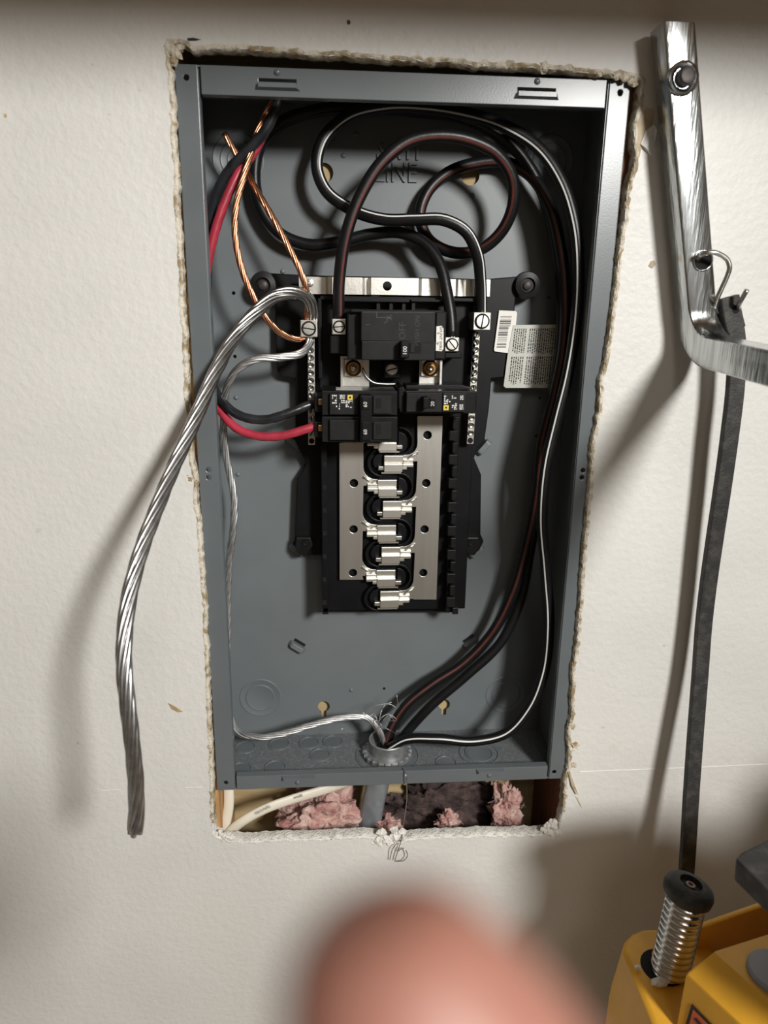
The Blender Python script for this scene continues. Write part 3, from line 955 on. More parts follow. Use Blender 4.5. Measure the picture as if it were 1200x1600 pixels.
bm = B(); pbox(bm, 566, 660, 578, 688, -.0112, -.009); obj('handle', bm, M_blk2, ht, bev=.0005)
text('rating', '60', P(571, 632, -.0114), (0, 0, 1), (-1, 0, 0), .0048, M_white, ht)
text('rating', '60', P(571, 675, -.0114), (0, 0, 1), (-1, 0, 0), .0048, M_white, ht)
def logo(parent, x, y, Y):
    bm = B()
    X0, X1, Z0, Z1 = R4(x - 4, y - 4, x + 4, y + 4, Y)
    w = (X1 - X0) * .32; h = (Z1 - Z0) * .32
    ext(bm, [(X0, Z0), (X1, Z0), (X1, Z1), (X0, Z1)], Y - .0001, Y + .0003, [[(X0 + w, Z0 + h), (X1 - w, Z0 + h), (X1 - w, Z1 - h), (X0 + w, Z1 - h)]])
    obj('square_emblem', bm, M_yink, parent, label='small yellow square emblem')
logo(db, 547, 621, YF - .0001)
bm = B()
small_print(bm, 519, 617, 526, 632, YF - .0001, 4, 1); small_print(bm, 531, 617, 539, 624, YF - .0001, 3, 2); small_print(bm, 533, 625, 539, 631, YF - .0001, 2, 3)
small_print(bm, 525, 630, 531, 641, YF - .0001, 3, 4); small_print(bm, 540, 626, 551, 631, YF - .0001, 2, 5); small_print(bm, 540, 632, 545, 637, YF - .0001, 2, 6); small_print(bm, 547, 633, 550, 641, YF - .0001, 3, 7)
obj('printed_text', bm, M_white, db)
X0, X1, Z0, Z1 = R4(525, 600, 566, 607, .02)
zt_ = P(560, 611, YF + .004).z
bm = B(); box(bm, X0, X1, .014, .036, zt_ - .0002, zt_ + .0003); obj('top_label', bm, M_label2, db, label='silvery strip on the top face')
# single-pole breaker
sb = empty('single_pole_breaker', 'black one-pole breaker marked 20 at the right, below the main breaker', 'breaker', P(690, 648, .05))
bm = B(); pbox(bm, 633, 611, 744, 646, YF + .004, .058); obj('body', bm, M_blk2, sb, bev=.0008)
bm = B(); pbox(bm, 635, 614, 691, 644, YF, YF + .008); obj('face_plate', bm, M_blkface, sb, bev=.0006)
bm = B(); pbox(bm, 691.6, 614, 728, 644, YF + .0004, YF + .008); obj('face_plate', bm, M_blkface, sb, bev=.0006)
bm = B(); pbox(bm, 651, 621, 672, 638, YF - .0003, YF + .003); obj('handle_window', bm, M_holeshade, sb)
bm = B(); pbox(bm, 661, 621, 671, 639, -.010, YF + .004); obj('handle', bm, M_blk, sb, bev=.001)
bm = B(); pbox(bm, 672, 622, 680, 638, YF - .0012, YF + .004); hp = obj('rating_plate', bm, M_blk2, sb, bev=.0004)
text('rating', '20', P(676, 631, YF - .0013), (0, 0, 1), (-1, 0, 0), .0046, M_white, hp)
bm = B(); pext(bm, [(622, 606), (630, 603), (634, 612), (634, 645), (625, 645), (622, 636)], .010, .058); obj('plug_hook', bm, M_blk, sb, bev=.0012)
bm = B(); pext(bm, [(728, 613), (742, 611), (745, 617), (745, 636), (738, 640), (728, 645)], .010, .05); obj('wire_clamp_housing', bm, M_blk, sb, bev=.001)
bm = B(); pbox(bm, 739, 619, 744, 630, .008, .016); obj('terminal_clamp', bm, M_tin, sb, bev=.0005)
bm = B(); pext(bm, [(634, 602), (720, 601), (736, 606), (744, 612), (634, 612)], .030, .058); obj('top_shell', bm, M_blk2, sb, bev=.0008)
logo(sb, 697, 637, YF + .0002)
bm = B()
small_print(bm, 694, 618, 698, 633, YF + .0003, 4, 11); small_print(bm, 698, 624, 704, 632, YF + .0003, 3, 12); small_print(bm, 706, 618, 713, 624, YF + .0003, 2, 13)
small_print(bm, 719, 618, 724, 628, YF + .0003, 4, 14); small_print(bm, 706, 630, 714, 641, YF + .0003, 4, 15); small_print(bm, 718, 632, 724, 641, YF + .0003, 3, 16)
obj('printed_text', bm, M_white, sb)

# ------------------------------------------------------------------ cables and wires
def cable(name, label, pts, r, m=M_cable, st=None, ang=.5, half=.2, cond=None, group=None):
    path = smooth_path([P(*p) for p in pts], .004)
    e = empty(name, label, 'cable' if 'cable' in name else 'wire', path[0], group)
    bm = B(); (twisted(bm, path, r) if 'wire' in name else tube(bm, path, r, 14)); obj('insulation', bm, m, e, smooth='all')
    if st:
        bm = B(); stripe(bm, path, r, ang, half); obj('stripe', bm, st, e, smooth='all')
    if cond:
        t = (path[-1] - path[-3]).normalized()
        bm = B(); strands(bm, [path[-1] - t * .002 + t * .0025 * k for k in range(6)], r * .5, 6, .05, r * .26, 6)
        obj('bare_end', bm, cond, e, smooth='all')
    return e
cable('black_cable', 'black cable with a white stripe ending at the far right neutral lug', [
    (610, 1168, .040), (632, 1156, .034), (680, 1154, .026), (740, 1158, .024), (790, 1146, .024), (828, 1105, .024), (850, 1050, .024), (858, 980, .024), (853, 890, .024), (847, 810, .024), (853, 730, .024), (871, 650, .024), (886, 590, .024), (898, 520, .024),
    (904, 440, .025), (898, 350, .028), (878, 285, .032), (842, 232, .038), (790, 198, .044), (720, 176, .050), (660, 167, .053), (600, 167, .056), (540, 184, .060), (503, 222, .060), (495, 260, .059), (508, 296, .057), (545, 325, .054), (600, 343, .046),
    (650, 343, .040), (695, 344, .037), (728, 362, .037), (745, 395, .040), (751, 440, .046), (752, 492, .050)], .0054, st=M_white, ang=.5, half=.13, cond=M_al)
cable('black_cable', 'black cable with a dull red stripe, looped, ending at the left main breaker lug', [
    (604, 1164, .050), (612, 1138, .054), (632, 1105, .058), (676, 1068, .062), (722, 1038, .064), (768, 990, .064), (802, 925, .060), (824, 850, .056), (840, 770, .052), (848, 690, .048), (866, 620, .045), (880, 550, .044), (884, 470, .046), (876, 390, .052), (858, 320, .062),
    (826, 272, .072), (790, 254, .078), (744, 255, .080), (700, 270, .080), (668, 300, .078), (656, 338, .075), (668, 372, .072), (706, 394, .067), (750, 390, .060), (785, 360, .052), (802, 318, .045), (800, 276, .040), (778, 242, .036), (738, 220, .033), (690, 212, .031), (640, 220, .030),
    (598, 252, .029), (563, 306, .029), (540, 370, .030), (530, 440, .034), (529, 500, .037)], .0054, st=M_redst, ang=.4, half=.2, cond=M_al)
cable('black_cable', 'plain black cable sweeping round the left of the box to the right main breaker lug', [
    (616, 1170, .056), (634, 1146, .060), (670, 1106, .062), (728, 1056, .064), (782, 1004, .066), (812, 940, .068), (828, 860, .066), (842, 780, .064), (850, 710, .062), (858, 640, .062), (872, 570, .062), (878, 490, .064), (872, 400, .068), (858, 330, .072), (830, 266, .070), (790, 218, .068),
    (730, 186, .068), (640, 172, .070), (560, 168, .072), (490, 174, .074), (440, 192, .075), (408, 225, .076), (398, 270, .076), (406, 320, .076), (434, 362, .074), (480, 382, .071), (530, 378, .068), (580, 366, .066), (628, 364, .062), (664, 381, .056), (686, 410, .050), (698, 455, .043), (705, 500, .038), (706, 526, .036)], .0054, cond=M_al)

# wires of the old feed, from the slot at the top left
cable('black_wire', 'glossy black wire from the top left slot to the left side of the two-pole breaker', [
    (440, 140, .035), (432, 168, .036), (416, 202, .037), (388, 234, .040), (358, 266, .046), (336, 310, .052), (326, 370, .058), (324, 450, .060), (325, 530, .056), (330, 590, .048), (345, 625, .036), (372, 648, .028), (410, 656, .024), (450, 646, .024), (480, 634, .028), (498, 628, .032)], .0042, M_wirebl, cond=M_cu)
cable('red_wire', 'red wire from the top left slot to the lower terminal of the two-pole breaker', [
    (428, 146, .050), (420, 180, .050), (400, 232, .050), (372, 272, .046), (348, 325, .044), (330, 385, .044), (321, 440, .046), (322, 520, .048), (328, 595, .046), (344, 640, .038), (368, 668, .030), (402, 681, .025), (440, 681, .022), (474, 672, .022), (500, 663, .024)], .0040, M_red, cond=M_cu)
def bare(name, label, pts, R, n, rs, pitch, m, jitter=0.0, fray=0, core=True, ext_b=None):
    path = smooth_path([P(*p) for p in pts], .003)
    bm = B(); strands(bm, path, R, n, pitch, rs, 6, core, jitter, 0, fray)
    if ext_b: ext_b(bm, path)
    o = obj(name, bm, m, smooth='all')
    tag(o, label, 'wire')
    return o
bare('copper_wire', 'stranded bare copper wire curving down to the underside of the left neutral lug', [
    (434, 148, .044), (418, 172, .046), (404, 202, .044), (392, 240, .040), (381, 275, .036), (370, 315, .033), (367, 360, .031), (375, 410, .030), (394, 460, .030), (420, 503, .034), (447, 525, .040), (468, 530, .045), (480, 524, .047)], .0018, 6, .00125, .07, M_cu)
bare('copper_wire', 'stranded bare copper wire with a loose upper end, entering the left neutral lug from above', [
    (350, 208, .050), (364, 232, .050), (378, 256, .050), (400, 296, .042), (426, 340, .038), (452, 388, .036), (470, 425, .036), (479, 455, .038), (480, 480, .045), (480, 502, .047)], .0018, 6, .00125, .07, M_cu)
bare('aluminium_wire', 'thick bare aluminium stranded wire hanging out over the wall left of the box', [
    (489, 505, 0.050), (488, 484, 0.046), (478, 464, 0.038), (456, 457, 0.030), (430, 463, 0.024), (404, 484, 0.014), (372, 520, 0.002), (338, 578, -0.022), (306, 652, -0.047), (272, 728, -0.072), (244, 796, -0.097), (220, 862, -0.119), (203, 926, -0.137), (195, 985, -0.151), (194, 1045, -0.162), (200, 1105, -0.169), (207, 1165, -0.173), (212, 1220, -0.175), (213, 1260, -0.175), (211, 1298, -0.175)],
    .0038, 7, .0022, .15, M_al, .0002, .0012)
def frizz(bm, path):
    random.seed(9)
    for k in range(9):
        a = P(600 + random.uniform(-14, 10), 1140 + random.uniform(-15, 16), .048)
        b = a + Vector((random.uniform(-.012, .026), random.uniform(-.012, .012), random.uniform(.002, .024)))
        c = b + Vector((random.uniform(-.01, .012), random.uniform(-.006, .006), random.uniform(-.014, .010)))
        tube(bm, smooth_path([a, (a + b) / 2 + Vector((0, 0, .004)), b, c], .003), .00028, 5)
    for a, b, c in (((566, 1126, .05), (580, 1106, .05), (612, 1098, .05)), ((536, 1138, .05), (520, 1148, .05), (508, 1156, .05)), ((590, 1116, .05), (608, 1100, .05), (622, 1108, .05)), ((624, 1106, .05), (621, 1095, .05), (620, 1086, .05))):
        tube(bm, smooth_path([P(*a), P(*b), P(*c)], .003), .00032, 5)
bare('aluminium_wire', 'thinner bare aluminium wire running down inside the left of the box to the connector', [
    (484, 515, .050), (483, 538, .045), (470, 552, .036), (440, 558, .030), (402, 561, .028), (372, 576, .030), (355, 605, .036), (350, 648, .044), (350, 690, .052), (358, 735, .056), (366, 780, .056), (365, 820, .056), (359, 870, .060), (356, 930, .064), (355, 1000, .066), (356, 1060, .066), (358, 1115, .060), (370, 1142, .048), (402, 1152, .040), (440, 1147, .040), (490, 1132, .044), (540, 1121, .048), (574, 1122, .050), (590, 1138, .050), (602, 1164, .050)],
    .0023, 6, .00140, .10, M_al2, .0004, ext_b=frizz)

# ------------------------------------------------------------------ connector, cables and filling under the box
cc = PZ(605, 1180, T)
cc.y = max(cc.y, .036)
con = empty('cable_connector', 'grey metal cable connector ring clamped in the floor of the box', 'connector', cc)
bm = B()
n = 48
prof = [(.0170, .0010), (.0262, .0010), (.0262, .0050), (.0245, .0062), (.0170, .0062)]
lathe(bm, cc, (0, 0, 1), prof + [prof[0]], n)
obj('locknut', bm, mat('cast_zinc', (.36, .37, .37), rough=.5, metal=.7, var=.2, vscale=120), con, smooth=35)
Mz = bpy.data.materials['cast_zinc']
for i in range(22):
    a = 2 * math.pi * i / 22
    d = Vector((math.cos(a), math.sin(a), 0)); e = Vector((-d.y, d.x, 0))
    bm = B(); hull(bm, [cc + d * r + e * w + Vector((0, 0, z)) for r in (.0235, .0272) for w in (-.0010, .0010) for z in (.0022, .0068)])
    obj('tooth', bm, Mz, con)
bm = B(); lathe(bm, cc, (0, 0, 1), [(.0176, -.010), (.0200, .0062), (.0206, .0200), (.0200, .0208), (.0186, .0205), (.0180, .006), (.0165, -.010), (.0176, -.010)], 40)
obj('collar', bm, Mz, con, smooth=35)
bm = B(); lathe(bm, cc, (0, 0, 1), [(.0, -.004), (.0160, -.004), (.0160, -.009), (0, -.009)], 30)
obj('cable_throat', bm, M_ser, con, smooth=35)
# grey service cable leaving below
pts = [Vector((cc.x - .004, cc.y, -.001)), P(590, 1232, .045), P(583, 1262, .048), P(578, 1296, .052), P(574, 1340, .058), P(572, 1420, .06)]
path = smooth_path(pts, .006)
bm = B()
prev = None
for i, (p, t, u, w) in enumerate(frames(path)):
    ring = []
    for k in range(20):
        a = 2 * math.pi * k / 20
        rad = 1 + .10 * math.cos(3 * a + i * .15) + .03 * noise.noise(Vector((k, i * .6, 0)))
        ring.append(bm.verts.new(p + u * math.cos(a) * .0105 * rad + w * math.sin(a) * .0128 * rad))
    if prev:
        for k in range(20):
            j = (k + 1) % 20; bm.faces.new((prev[k], prev[j], ring[j], ring[k]))
    prev = ring
tag(obj('service_cable', bm, M_ser, smooth='all'), 'thick grey sheathed service cable dropping below the box', 'cable')
def nm(label, pts, marks):
    path = smooth_path([P(*p) for p in pts], .005)
    bm = B()
    prev = None
    for p, t, u, w in frames(path):
        ring = [bm.verts.new(p + u * math.cos(2 * math.pi * k / 16) * .0030 + w * math.sin(2 * math.pi * k / 16) * .0056) for k in range(16)]
        if prev:
            for k in range(16):
                j = (k + 1) % 16; bm.faces.new((prev[k], prev[j], ring[j], ring[k]))
        prev = ring
    o = obj('house_cable', bm, M_nm, smooth='all')
    tag(o, label, 'cable')
    for s, a, b in marks:
        pa, pb = P(*a), P(*b)
        text('printed_text', s, (pa + pb) / 2, (pb - pa), Vector((0, -1, 0)).cross(pb - pa) * -1, .0042, M_inkg, o, depth=.0001)
    return o
nm('cream house cable running straight down beside the left stud', [(356, 1180, .050), (357, 1225, .034), (357, 1262, .026), (352, 1288, .022), (344, 1318, .022), (334, 1360, .024)], [])
nm('cream house cable arching up from the lower left corner', [(338, 1345, .022), (352, 1308, .019), (378, 1284, .018), (414, 1264, .022), (456, 1249, .030), (500, 1236, .040), (560, 1216, .056), (620, 1190, .098)][:7], [('GROUND', (398, 1272, .0145), (424, 1259, .016)), ('WIRE', (458, 1247, .026), (474, 1242, .029))])

def clump(label, cpx, Y, r, sx, sy, sz, m, seed, nf=160):
    c = P(*cpx, Y)
    bm = B(); blob(bm, c, r, seed, sx, sy, sz, .55, 5, 1.3)
    for v in bm.verts:
        q = v.co * 170
        v.co += (v.co - c) * (.13 * noise.noise(q) + .10 * noise.noise(q * 2.3))
    for v in bm.verts:
        v.co.y = min(max(v.co.y, .010), .0995)
        v.co.z = min(v.co.z, -.001) if v.co.y < .098 else v.co.z
        v.co.x = min(max(v.co.x, xl + .001), xr - .001)
    e = empty('insulation_tuft', label, 'insulation', c)
    obj('wool', bm, m, e, smooth='all', kind='stuff')
    random.seed(seed)
    bm = B()
    for k in range(nf):
        d = Vector((random.gauss(0, 1), -abs(random.gauss(0, 1)), random.gauss(0, 1))).normalized()
        p = c + Vector((d.x * sx, d.y * sy, d.z * sz)) * r * random.uniform(.85, 1.1)
        q = [p + Vector((random.uniform(-.003, .003), random.uniform(-.003, .002), random.uniform(-.003, .003))) * t for t in range(4)]
        for w in q:
            w.y = min(max(w.y, .010), .099); w.z = min(w.z, -.0015); w.x = min(max(w.x, xl + .001), xr - .001)
        tube(bm, smooth_path(q, .004), .00012, 3, False)
    obj('loose_fibres', bm, M_fib if m is M_pink else m, e, kind='stuff')
clump('pink fibreglass tuft left of the grey service cable', (505, 1280), .060, .036, 1.15, .8, .95, M_pink, 3)
clump('small pink fibreglass tuft just right of the grey service cable', (607, 1296), .040, .011, 1.3, 1, 1.2, M_pink, 4, 20)
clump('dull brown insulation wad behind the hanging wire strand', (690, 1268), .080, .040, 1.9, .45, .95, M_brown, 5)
clump('small pink fibreglass tuft poking up over the lower lip, right of the hanging strand', (700, 1284), .040, .011, 1.1, .8, 1.1, M_pink, 6, 24)
clump('pale pink fibreglass tuft near the right stud', (790, 1268), .046, .019, .85, .7, 1.7, M_pink, 7, 80)
# thin steel strand over the lower lip
bm = B()
tube(bm, smooth_path([P(629, 1200, .004), P(633, 1208, -.003), P(636, 1235, -.004), P(634, 1265, -.003), P(630, 1290, -.004), P(627, 1312, -.009), P(622, 1328, -.011), P(617, 1344, -.010)], .004), .00055, 6)
tube(bm, smooth_path([P(626, 1312, -.009), P(616, 1322, -.012), P(609, 1343, -.0095)], .004), .0005, 6)
tube(bm, smooth_path([P(619, 1346, -.0095), P(630, 1345, -.011), P(637, 1335, -.012), P(630, 1325, -.011), P(622, 1330, -.0095)], .003), .0005, 6)
tag(obj('wire_strand', bm, M_steel, smooth='all'), 'thin loose wire strand hanging over the middle of the lower cut edge', 'wire')

# ------------------------------------------------------------------ wall bracket, hook and strap
YBR = -.036
A, Bq = P(1062, 34, YBR), P(1098, 478, YBR)
br = empty('wall_bracket', 'galvanised square tube wall bracket bent outward, screwed to the wall at the right', 'bracket', (A.x, WY, A.z))
HWX, DEP = .0126, .025
dirx = (Bq.x - A.x) / (A.z - Bq.z)        # lean of the upright
def bx(z): return A.x + (A.z - z) * dirx
cent = YBR + DEP / 2
RB = .034
zb = P(1098, 572, YBR).z
pathc = [(cent, A.z), (cent, A.z - .06), (cent, (A.z + zb) / 2), (cent, zb + RB + .012)]
for i in range(1, 10):
    a = math.radians(86) * i / 9
    pathc.append((cent - RB * (1 - math.cos(a)), zb + RB + .012 - RB * math.sin(a)))
y0, z0 = pathc[-1]
for k in (.05, .12, .22, .30): pathc.append((y0 - k * math.cos(math.radians(4)), z0 - k * math.sin(math.radians(4))))
bm = B()
prev = None
first = None
for i, (y, z) in enumerate(pathc):
    a = Vector((0, *pathc[max(i - 1, 0)])); b = Vector((0, *pathc[min(i + 1, len(pathc) - 1)]))
    t = (b - a).normalized(); nn = Vector((0, -t.z, t.y)) * -1
    if nn.y > 0 and i < 4: nn = -nn
    nn = Vector((0, t.z, -t.y))          # outward from the inner side of the bend
    c = Vector((bx(max(z, zb)), y, z))
    ring = []
    pr = [(-1, -1), (1, -1), (1, 1), (-1, 1)]
    rc = .0022
    for (sx, sn) in pr:
        for k in range(4):
            q = math.atan2(sn, sx) + math.radians(-45 + 30 * k)
            ring.append(bm.verts.new(c + Vector((1, 0, 0)) * ((HWX - rc) * sx + rc * math.cos(q)) + nn * ((DEP / 2 - rc) * sn + rc * math.sin(q))))
    if prev:
        for k in range(16):
            j = (k + 1) % 16; bm.faces.new((prev[k], prev[j], ring[j], ring[k]))
    prev = ring
    first = first or ring
bm.faces.new(first); bm.faces.new(prev)
obj('tube', bm, M_zinc, br, smooth=20)
bm = B(); box(bm, A.x - HWX + .001, A.x + HWX - .001, YBR + .001, YBR + DEP - .001, A.z - .0005, A.z + .0005)
obj('open_end', bm, M_holeshade, br)
bc = P(1066, 123, YBR)
bm = B(); lathe(bm, bc, (0, -1, 0), [(.0122, 0), (.0122, .002), (.0116, .0032), (.0100, .0036), (.0075, .0020), (.0074, .0004), (0, .0004)], 30)
wz = obj('washer_ferrule', bm, M_zinc, br, smooth=35)
bm = B(); lathe(bm, P(1069, 121, YBR) , (.05, -1, .03), [(.0069, 0), (.0069, .0042), (.0056, .0062), (.003, .0069), (0, .0064)], 24)
obj('bolt_head', bm, M_bolt, br, smooth=35)
bm = B(); c = P(1098, 407, YBR); lathe(bm, c + Vector((0, .0003, 0)), (0, -1, 0), [(.0085, 0), (.0082, .0007), (.0066, .0008), (.0060, .0004), (0, .0004)], 24)
obj('hook_hole', bm, M_holeshade, br, smooth=35)
bm = B(); a = [c + Vector((math.cos(t) * .0078, -.0004, math.sin(t) * .0078)) for t in [2 * math.pi * k / 24 for k in range(25)]]
tube(bm, a, .0009, 6); obj('hole_rim', bm, M_zinc, br, smooth='all')
# hook
bm = B()
hp_ = smooth_path([P(1089, 410, -.030), P(1092, 402, -.040), P(1101, 396, -.048), P(1112, 394, -.050), P(1126, 398, -.050), P(1137, 407, -.050), P(1140, 419, -.050), P(1136, 432, -.048), P(1128, 450, -.044), P(1121, 466, -.041), P(1119, 478, -.036), P(1126, 488, -.029), P(1138, 492, -.026), P(1148, 487, -.032), P(1157, 471, -.048), P(1167, 453, -.054)], .002)
tube(bm, hp_, .0020, 12)
tag(obj('steel_hook', bm, M_steel, smooth='all'), 'bent steel wire hook in the bracket hole holding the rubber strap', 'hook')
# rubber strap: rectangular section
def ribbon(bm, pts, hw, ht, m=None):
    path = smooth_path(pts, .006)
    prev = None; first = None
    for i, p in enumerate(path):
        t = (path[min(i + 1, len(path) - 1)] - path[max(i - 1, 0)]).normalized()
        n = Vector((0, -1, 0)); n = (n - t * n.dot(t)).normalized(); s = t.cross(n)
        w = hw(i / (len(path) - 1)) if callable(hw) else hw
        ring = [bm.verts.new(p + s * (w * a) + n * (ht * b)) for a, b in ((-1, -.8), (-.9, -1), (.9, -1), (1, -.8), (1, .8), (.9, 1), (-.9, 1), (-1, .8))]
        if prev:
            for k in range(8):
                j = (k + 1) % 8; bm.faces.new((prev[k], prev[j], ring[j], ring[k]))
        prev = ring; first = first or ring
    bm.faces.new(first); bm.faces.new(prev)
stp = empty('rubber_strap', 'black rubber tie-down strap hanging from the bracket hook', 'strap', P(1140, 470, -.05))
YS = -.036
bm = B()
ribbon(bm, [P(1146, 500, YS), P(1151, 545, YS), P(1149, 600, YS), P(1140, 680, YS), P(1129, 760, YS + .002), P(1117, 840, YS + .004), P(1107, 910, YS + .006), P(1100, 970, YS + .006), P(1094, 1050, YS + .002), P(1087, 1140, YS - .006), P(1080, 1240, YS - .016), P(1074, 1340, YS - .026), P(1066, 1440, YS - .036), P(1060, 1520, YS - .042)], .0072, .0034)
obj('strap_band', bm, M_rub, stp, smooth=30)
bm = B()
ribbon(bm, [P(1138, 464, YS), P(1140, 480, YS), P(1144, 500, YS), P(1148, 515, YS)], .0080, .0036)
obj('strap_head', bm, M_rub, stp, smooth=30)
bm = B()
ribbon(bm, [P(1126, 472, YS + .010), P(1130, 500, YS + .012), P(1140, 540, YS + .008)], .0050, .0030)
obj('strap_loop', bm, M_rub, stp, smooth=30)
bm = B(); lathe(bm, P(1150, 484, YS - .0036), (0, -1, 0), [(.0032, 0), (.0030, .0003), (0, .0003)], 14); obj('hook_slot', bm, M_holeshade, stp)

# ------------------------------------------------------------------ yellow power tool
YP = -.17
pb, pt = P(1043, 1530, YP), P(1074, 1395, YP + .004)
tool = empty('power_tool', 'yellow power tool with a ribbed chrome post, standing below the bracket', 'power tool', (pb.x + .1, -.25, -.60))
zh = pb.z + .010
top = [(972, 1486), (976, 1468), (988, 1456), (1006, 1449), (1088, 1447), (1100, 1455), (1118, 1490), (1120, 1600), (1075, 1640), (1028, 1620), (1000, 1550)]
tp = [PZ(x, y, zh) for x, y in top]
ctr = sum(tp, Vector()) / len(tp)
bm = B()
lo = [ctr + (p - ctr) * 1.16 + Vector((0, 0, -.055)) for p in tp]
bt = [Vector((p.x, p.y, -.60)) for p in lo]
rs_ = [[bm.verts.new(p) for p in r] for r in ([ctr + (p - ctr) * .95 + Vector((0, 0, .0)) for p in tp], [p + Vector((0, 0, -.004)) for p in tp], lo, bt)]
bm.faces.new(rs_[0]); bm.faces.new(rs_[-1])
for a, b in zip(rs_, rs_[1:]):
    for k in range(len(a)):
        j = (k + 1) % len(a); bm.faces.new((a[k], a[j], b[j], b[k]))
obj('left_housing', bm, M_yel, tool, smooth=50, bev=.003)
ax = (pt - pb).normalized()
hc_ = Vector((pb.x - .004, pb.y + .003, zh))
bm = B(); lathe(bm, hc_ + Vector((0, 0, -.0002)), (0, 0, 1), [(.0186, 0), (.0184, .0004), (0, .0004)], 30); obj('post_hole', bm, M_holeshade, tool)
bm = B()
Lp = (pt - pb).length + .014
prof = [(0, -.0)]
k = 0
h = 0
while h < Lp:
    prof += [(.0136, h), (.0154, h + .0012), (.0162, h + .0028), (.0154, h + .0044), (.0136, h + .0056)]
    h += .0060
prof.append((0, Lp))
lathe(bm, pb - ax * .014, ax, prof, 32)
obj('ribbed_post', bm, mat('chrome', (.62, .60, .57), rough=.2, metal=1), tool, smooth='all')
capc = pb + ax * (Lp - .016)
ca = (ax + Vector((.10, -.02, 0))).normalized()
bm = B(); lathe(bm, capc, ca, [(0, -.003), (.0170, -.003), (.0196, .0), (.0201, .0055), (.0190, .0085), (.0150, .0112), (.0092, .0125), (.0085, .0080), (.0045, .0080), (.0042, .0095), (.0020, .0096), (.0018, .0080), (0, .0080)], 36)
obj('post_cap', bm, M_rub, tool, smooth=45)
bm = B(); lathe(bm, capc, ca, [(0, .0076), (.0036, .0076), (.0038, .0106), (.0020, .0108), (.0017, .0085), (0, .0085)], 18)
obj('cap_pin', bm, mat('rusty_pin', (.25, .17, .14), rough=.5, metal=.5), tool, smooth=40)
# back plate
bm = B(); pext(bm, [(1082, 1455), (1192, 1417), (1202, 1412), (1290, 1385), (1290, 1600), (1090, 1600)], -.150, -.144); obj('back_plate', bm, M_yel, tool, bev=.002)
# front right housing
zf = P(1115, 1487, -.215).z
A1, A2, A3, A4 = PZ(1115, 1487, zf), PZ(1260, 1615, zf), PZ(1380, 1540, zf), PZ(1245, 1446, zf)
l1 = PZ(1072, 1521, zf - .014); l2 = PZ(1215, 1655, zf - .018)
dn = Vector((0, 0, -.60 - zf))
bm = B(); hull(bm, [A1, A2, A3, A4, l1, l2, A3 + Vector((.0, 0, -.02)), A4 + Vector((0, 0, -.02)), Vector((l1.x - .012, l1.y - .004, -.60)), Vector((l2.x, l2.y - .012, -.60)), Vector((A3.x, A3.y, -.60)), Vector((A4.x, A4.y, -.60))])
obj('front_housing', bm, M_yel, tool, bev=.0018, seg=3)
dc = PZ(1212, 1524, zf)
bm = B(); lathe(bm, dc + Vector((0, 0, -.001)), (0, 0, 1), [(.0200, 0), (.0200, .004), (.0185, .006), (.006, .0066), (0, .0066)], 36)
obj('dial', bm, M_dial, tool, smooth=35, label='grey round dial')
p0 = l1; nf_ = (l2 - l1).cross(Vector((l1.x - .012, l1.y - .004, -.60)) - l1).normalized()
if nf_.y > 0: nf_ = -nf_
def onface(x, y, o): return PN(x, y, p0 + nf_ * o, nf_)
def facequad(name, pxs, o, m, label=None):
    bm = B(); a = [bm.verts.new(onface(x, y, o)) for x, y in pxs]; b = [bm.verts.new(onface(x, y, o - .0003)) for x, y in pxs]
    bm.faces.new(a)
    for i in range(len(a)):
        j = (i + 1) % len(a); bm.faces.new((a[i], a[j], b[j], b[i]))
    return obj(name, bm, m, tool, label=label)
facequad('warning_label', [(1081, 1568), (1116, 1604), (1116, 1650), (1070, 1640), (1068, 1610)], .0006, M_ink, 'black bordered warning label')
facequad('warning_panel', [(1083, 1577), (1106, 1600), (1106, 1640), (1076, 1630), (1077, 1600)], .0010, M_orange, 'orange warning panel')
facequad('warning_mark', [(1084, 1592), (1088, 1590), (1100, 1604), (1096, 1608)], .0013, M_ink)
uh = [(0.249, 0.088), (0.276, 0.118), (0.309, 0.133), (0.345, 0.164), (0.373, 0.173), (0.403, 0.162), (0.429, 0.14), (0.44, 0.186), (0.453, 0.211), (0.53, 0.22), (0.55, 0.05), (0.53, -0.3), (0.36, -0.3), (0.32, -0.07), (0.262, 0.06)]  # outline of an unseen added part, shaped to throw the tool's shadow
bm = B(); ext(bm, uh, -.340, -.30); obj('unseen_tool_part', bm, M_blk, tool, bev=.006, label='black unseen tool part shaped to cast a shadow on the wall')
# black grip
zg = P(1150, 1342, -.235).z
gp = [PZ(x, y, zg) for x, y in ((1149, 1343), (1160, 1330), (1206, 1306), (1330, 1290), (1390, 1400), (1260, 1440), (1200, 1392))]
bm = B(); hull(bm, gp + [p + Vector((.003, .002, -.020)) for p in gp])
obj('grip', bm, M_rub, tool, bev=.006, seg=4, smooth=40, label='black rubber grip')
g2 = PZ(1330, 1370, zg)
bm = B(); lathe(bm, Vector((g2.x, g2.y, zf - .02)), (0, 0, 1), [(0, 0), (.018, 0), (.018, zg - zf + .01), (0, zg - zf + .01)], 24); obj('grip_post', bm, M_blk, tool, smooth=35)

def chip(label, px, py, r, seed):
    c = PZ(px, py, zh + .003)
    bm = B(); blob(bm, c, r, seed, 1.3, .8, .55, .7, 1)
    for v in bm.verts: v.co.z = max(v.co.z, zh + .0002)
    tag(obj('plaster_chip', bm, M_gypsw), label, 'chip')
chip('larger plaster chip lying at the foot of the ribbed post', 1031, 1536, .0058, 2)
chip('tiny plaster chip on the yellow housing left of the ribbed post', 997, 1511, .0026, 5)

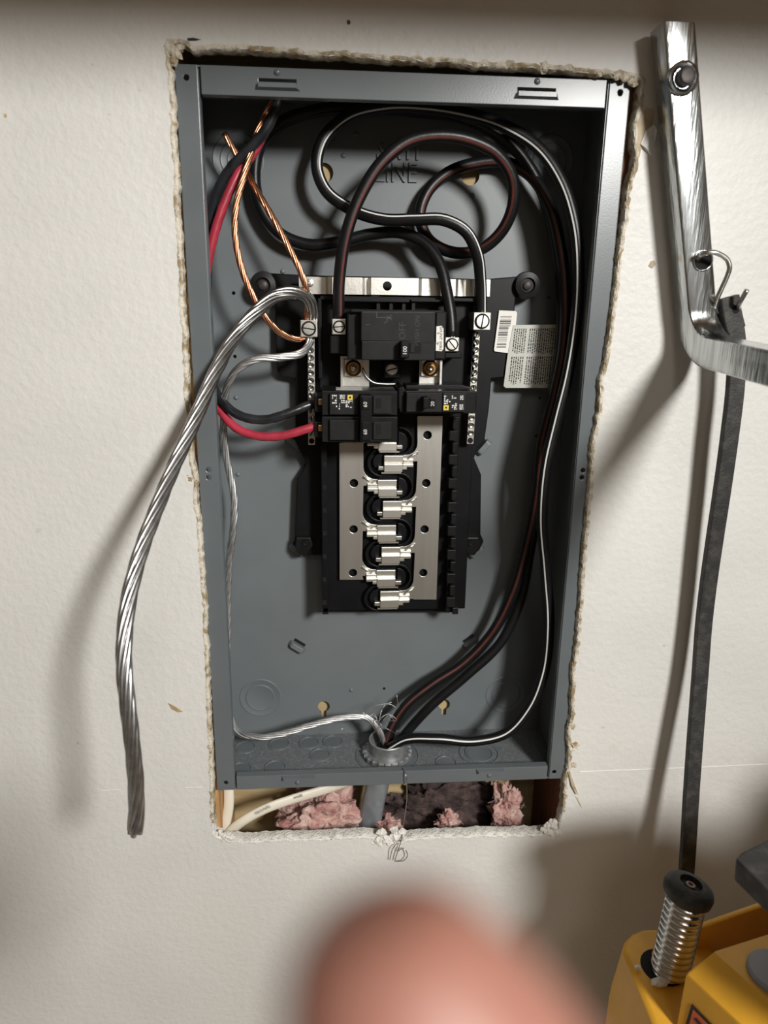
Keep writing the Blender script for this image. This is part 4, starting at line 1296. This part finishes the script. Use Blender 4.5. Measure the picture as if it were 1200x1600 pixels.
# ------------------------------------------------------------------ the hand that reaches into the picture
def cam_pt(x, y, d): return CAM_LOC + MR @ Vector((x, y, -d))
def cpx(px, py, d): return cam_pt((px - 600) / FPX * d, -(py - 800) / FPX * d, d)
bm = B()
sk = []
edges = []
def add(p, r): sk.append((Vector(p), r)); return len(sk) - 1
wrist = add(cam_pt(.060, -.190, .075), .026)
palm = add(cam_pt(.046, -.130, .066), .030)
edges.append((wrist, palm))
def finger(base_off, pts):
    prev = palm
    for p, r in pts:
        i = add(p, r); edges.append((prev, i)); prev = i
D0 = .046
tip = cpx(596, 1498, D0)
finger(None, [(cam_pt(.030, -.092, .056), .0095), (cam_pt(.0185, -.066, .049), .0085), (cpx(760, 1760, D0 + .001), .0106), (cpx(652, 1625, D0), .0098), (tip, .0080), (cpx(574, 1408, D0), .0046)])
finger(None, [(cam_pt(.048, -.088, .062), .0095), (cam_pt(.045, -.066, .060), .0086), (cam_pt(.047, -.070, .078), .0080), (cam_pt(.050, -.092, .084), .0070)])
finger(None, [(cam_pt(.068, -.092, .066), .0092), (cam_pt(.066, -.072, .064), .0083), (cam_pt(.067, -.076, .082), .0077), (cam_pt(.068, -.096, .088), .0068)])
finger(None, [(cam_pt(.086, -.100, .070), .0082), (cam_pt(.085, -.084, .069), .0073), (cam_pt(.085, -.086, .084), .0066), (cam_pt(.084, -.102, .090), .0060)])
finger(None, [(cam_pt(.012, -.140, .070), .0130), (cam_pt(.000, -.118, .078), .0105), (cam_pt(.002, -.098, .086), .0090), (cam_pt(.010, -.084, .092), .0070)])
hv = [bm.verts.new(p) for p, r in sk]
for a, b in edges: bm.edges.new((hv[a], hv[b]))
hand = obj('hand', bm, M_skin)
tag(hand, "person's bare hand with one blurred fingertip raised at the lower edge", 'person')
sm = hand.modifiers.new('skin', 'SKIN')
lay = hand.data.skin_vertices[0].data
for i, (p, r) in enumerate(sk):
    lay[i].radius = (r, r); lay[i].use_root = (i == 0)
ss = hand.modifiers.new('subdiv', 'SUBSURF'); ss.levels = 2; ss.render_levels = 2
sm.use_smooth_shade = True
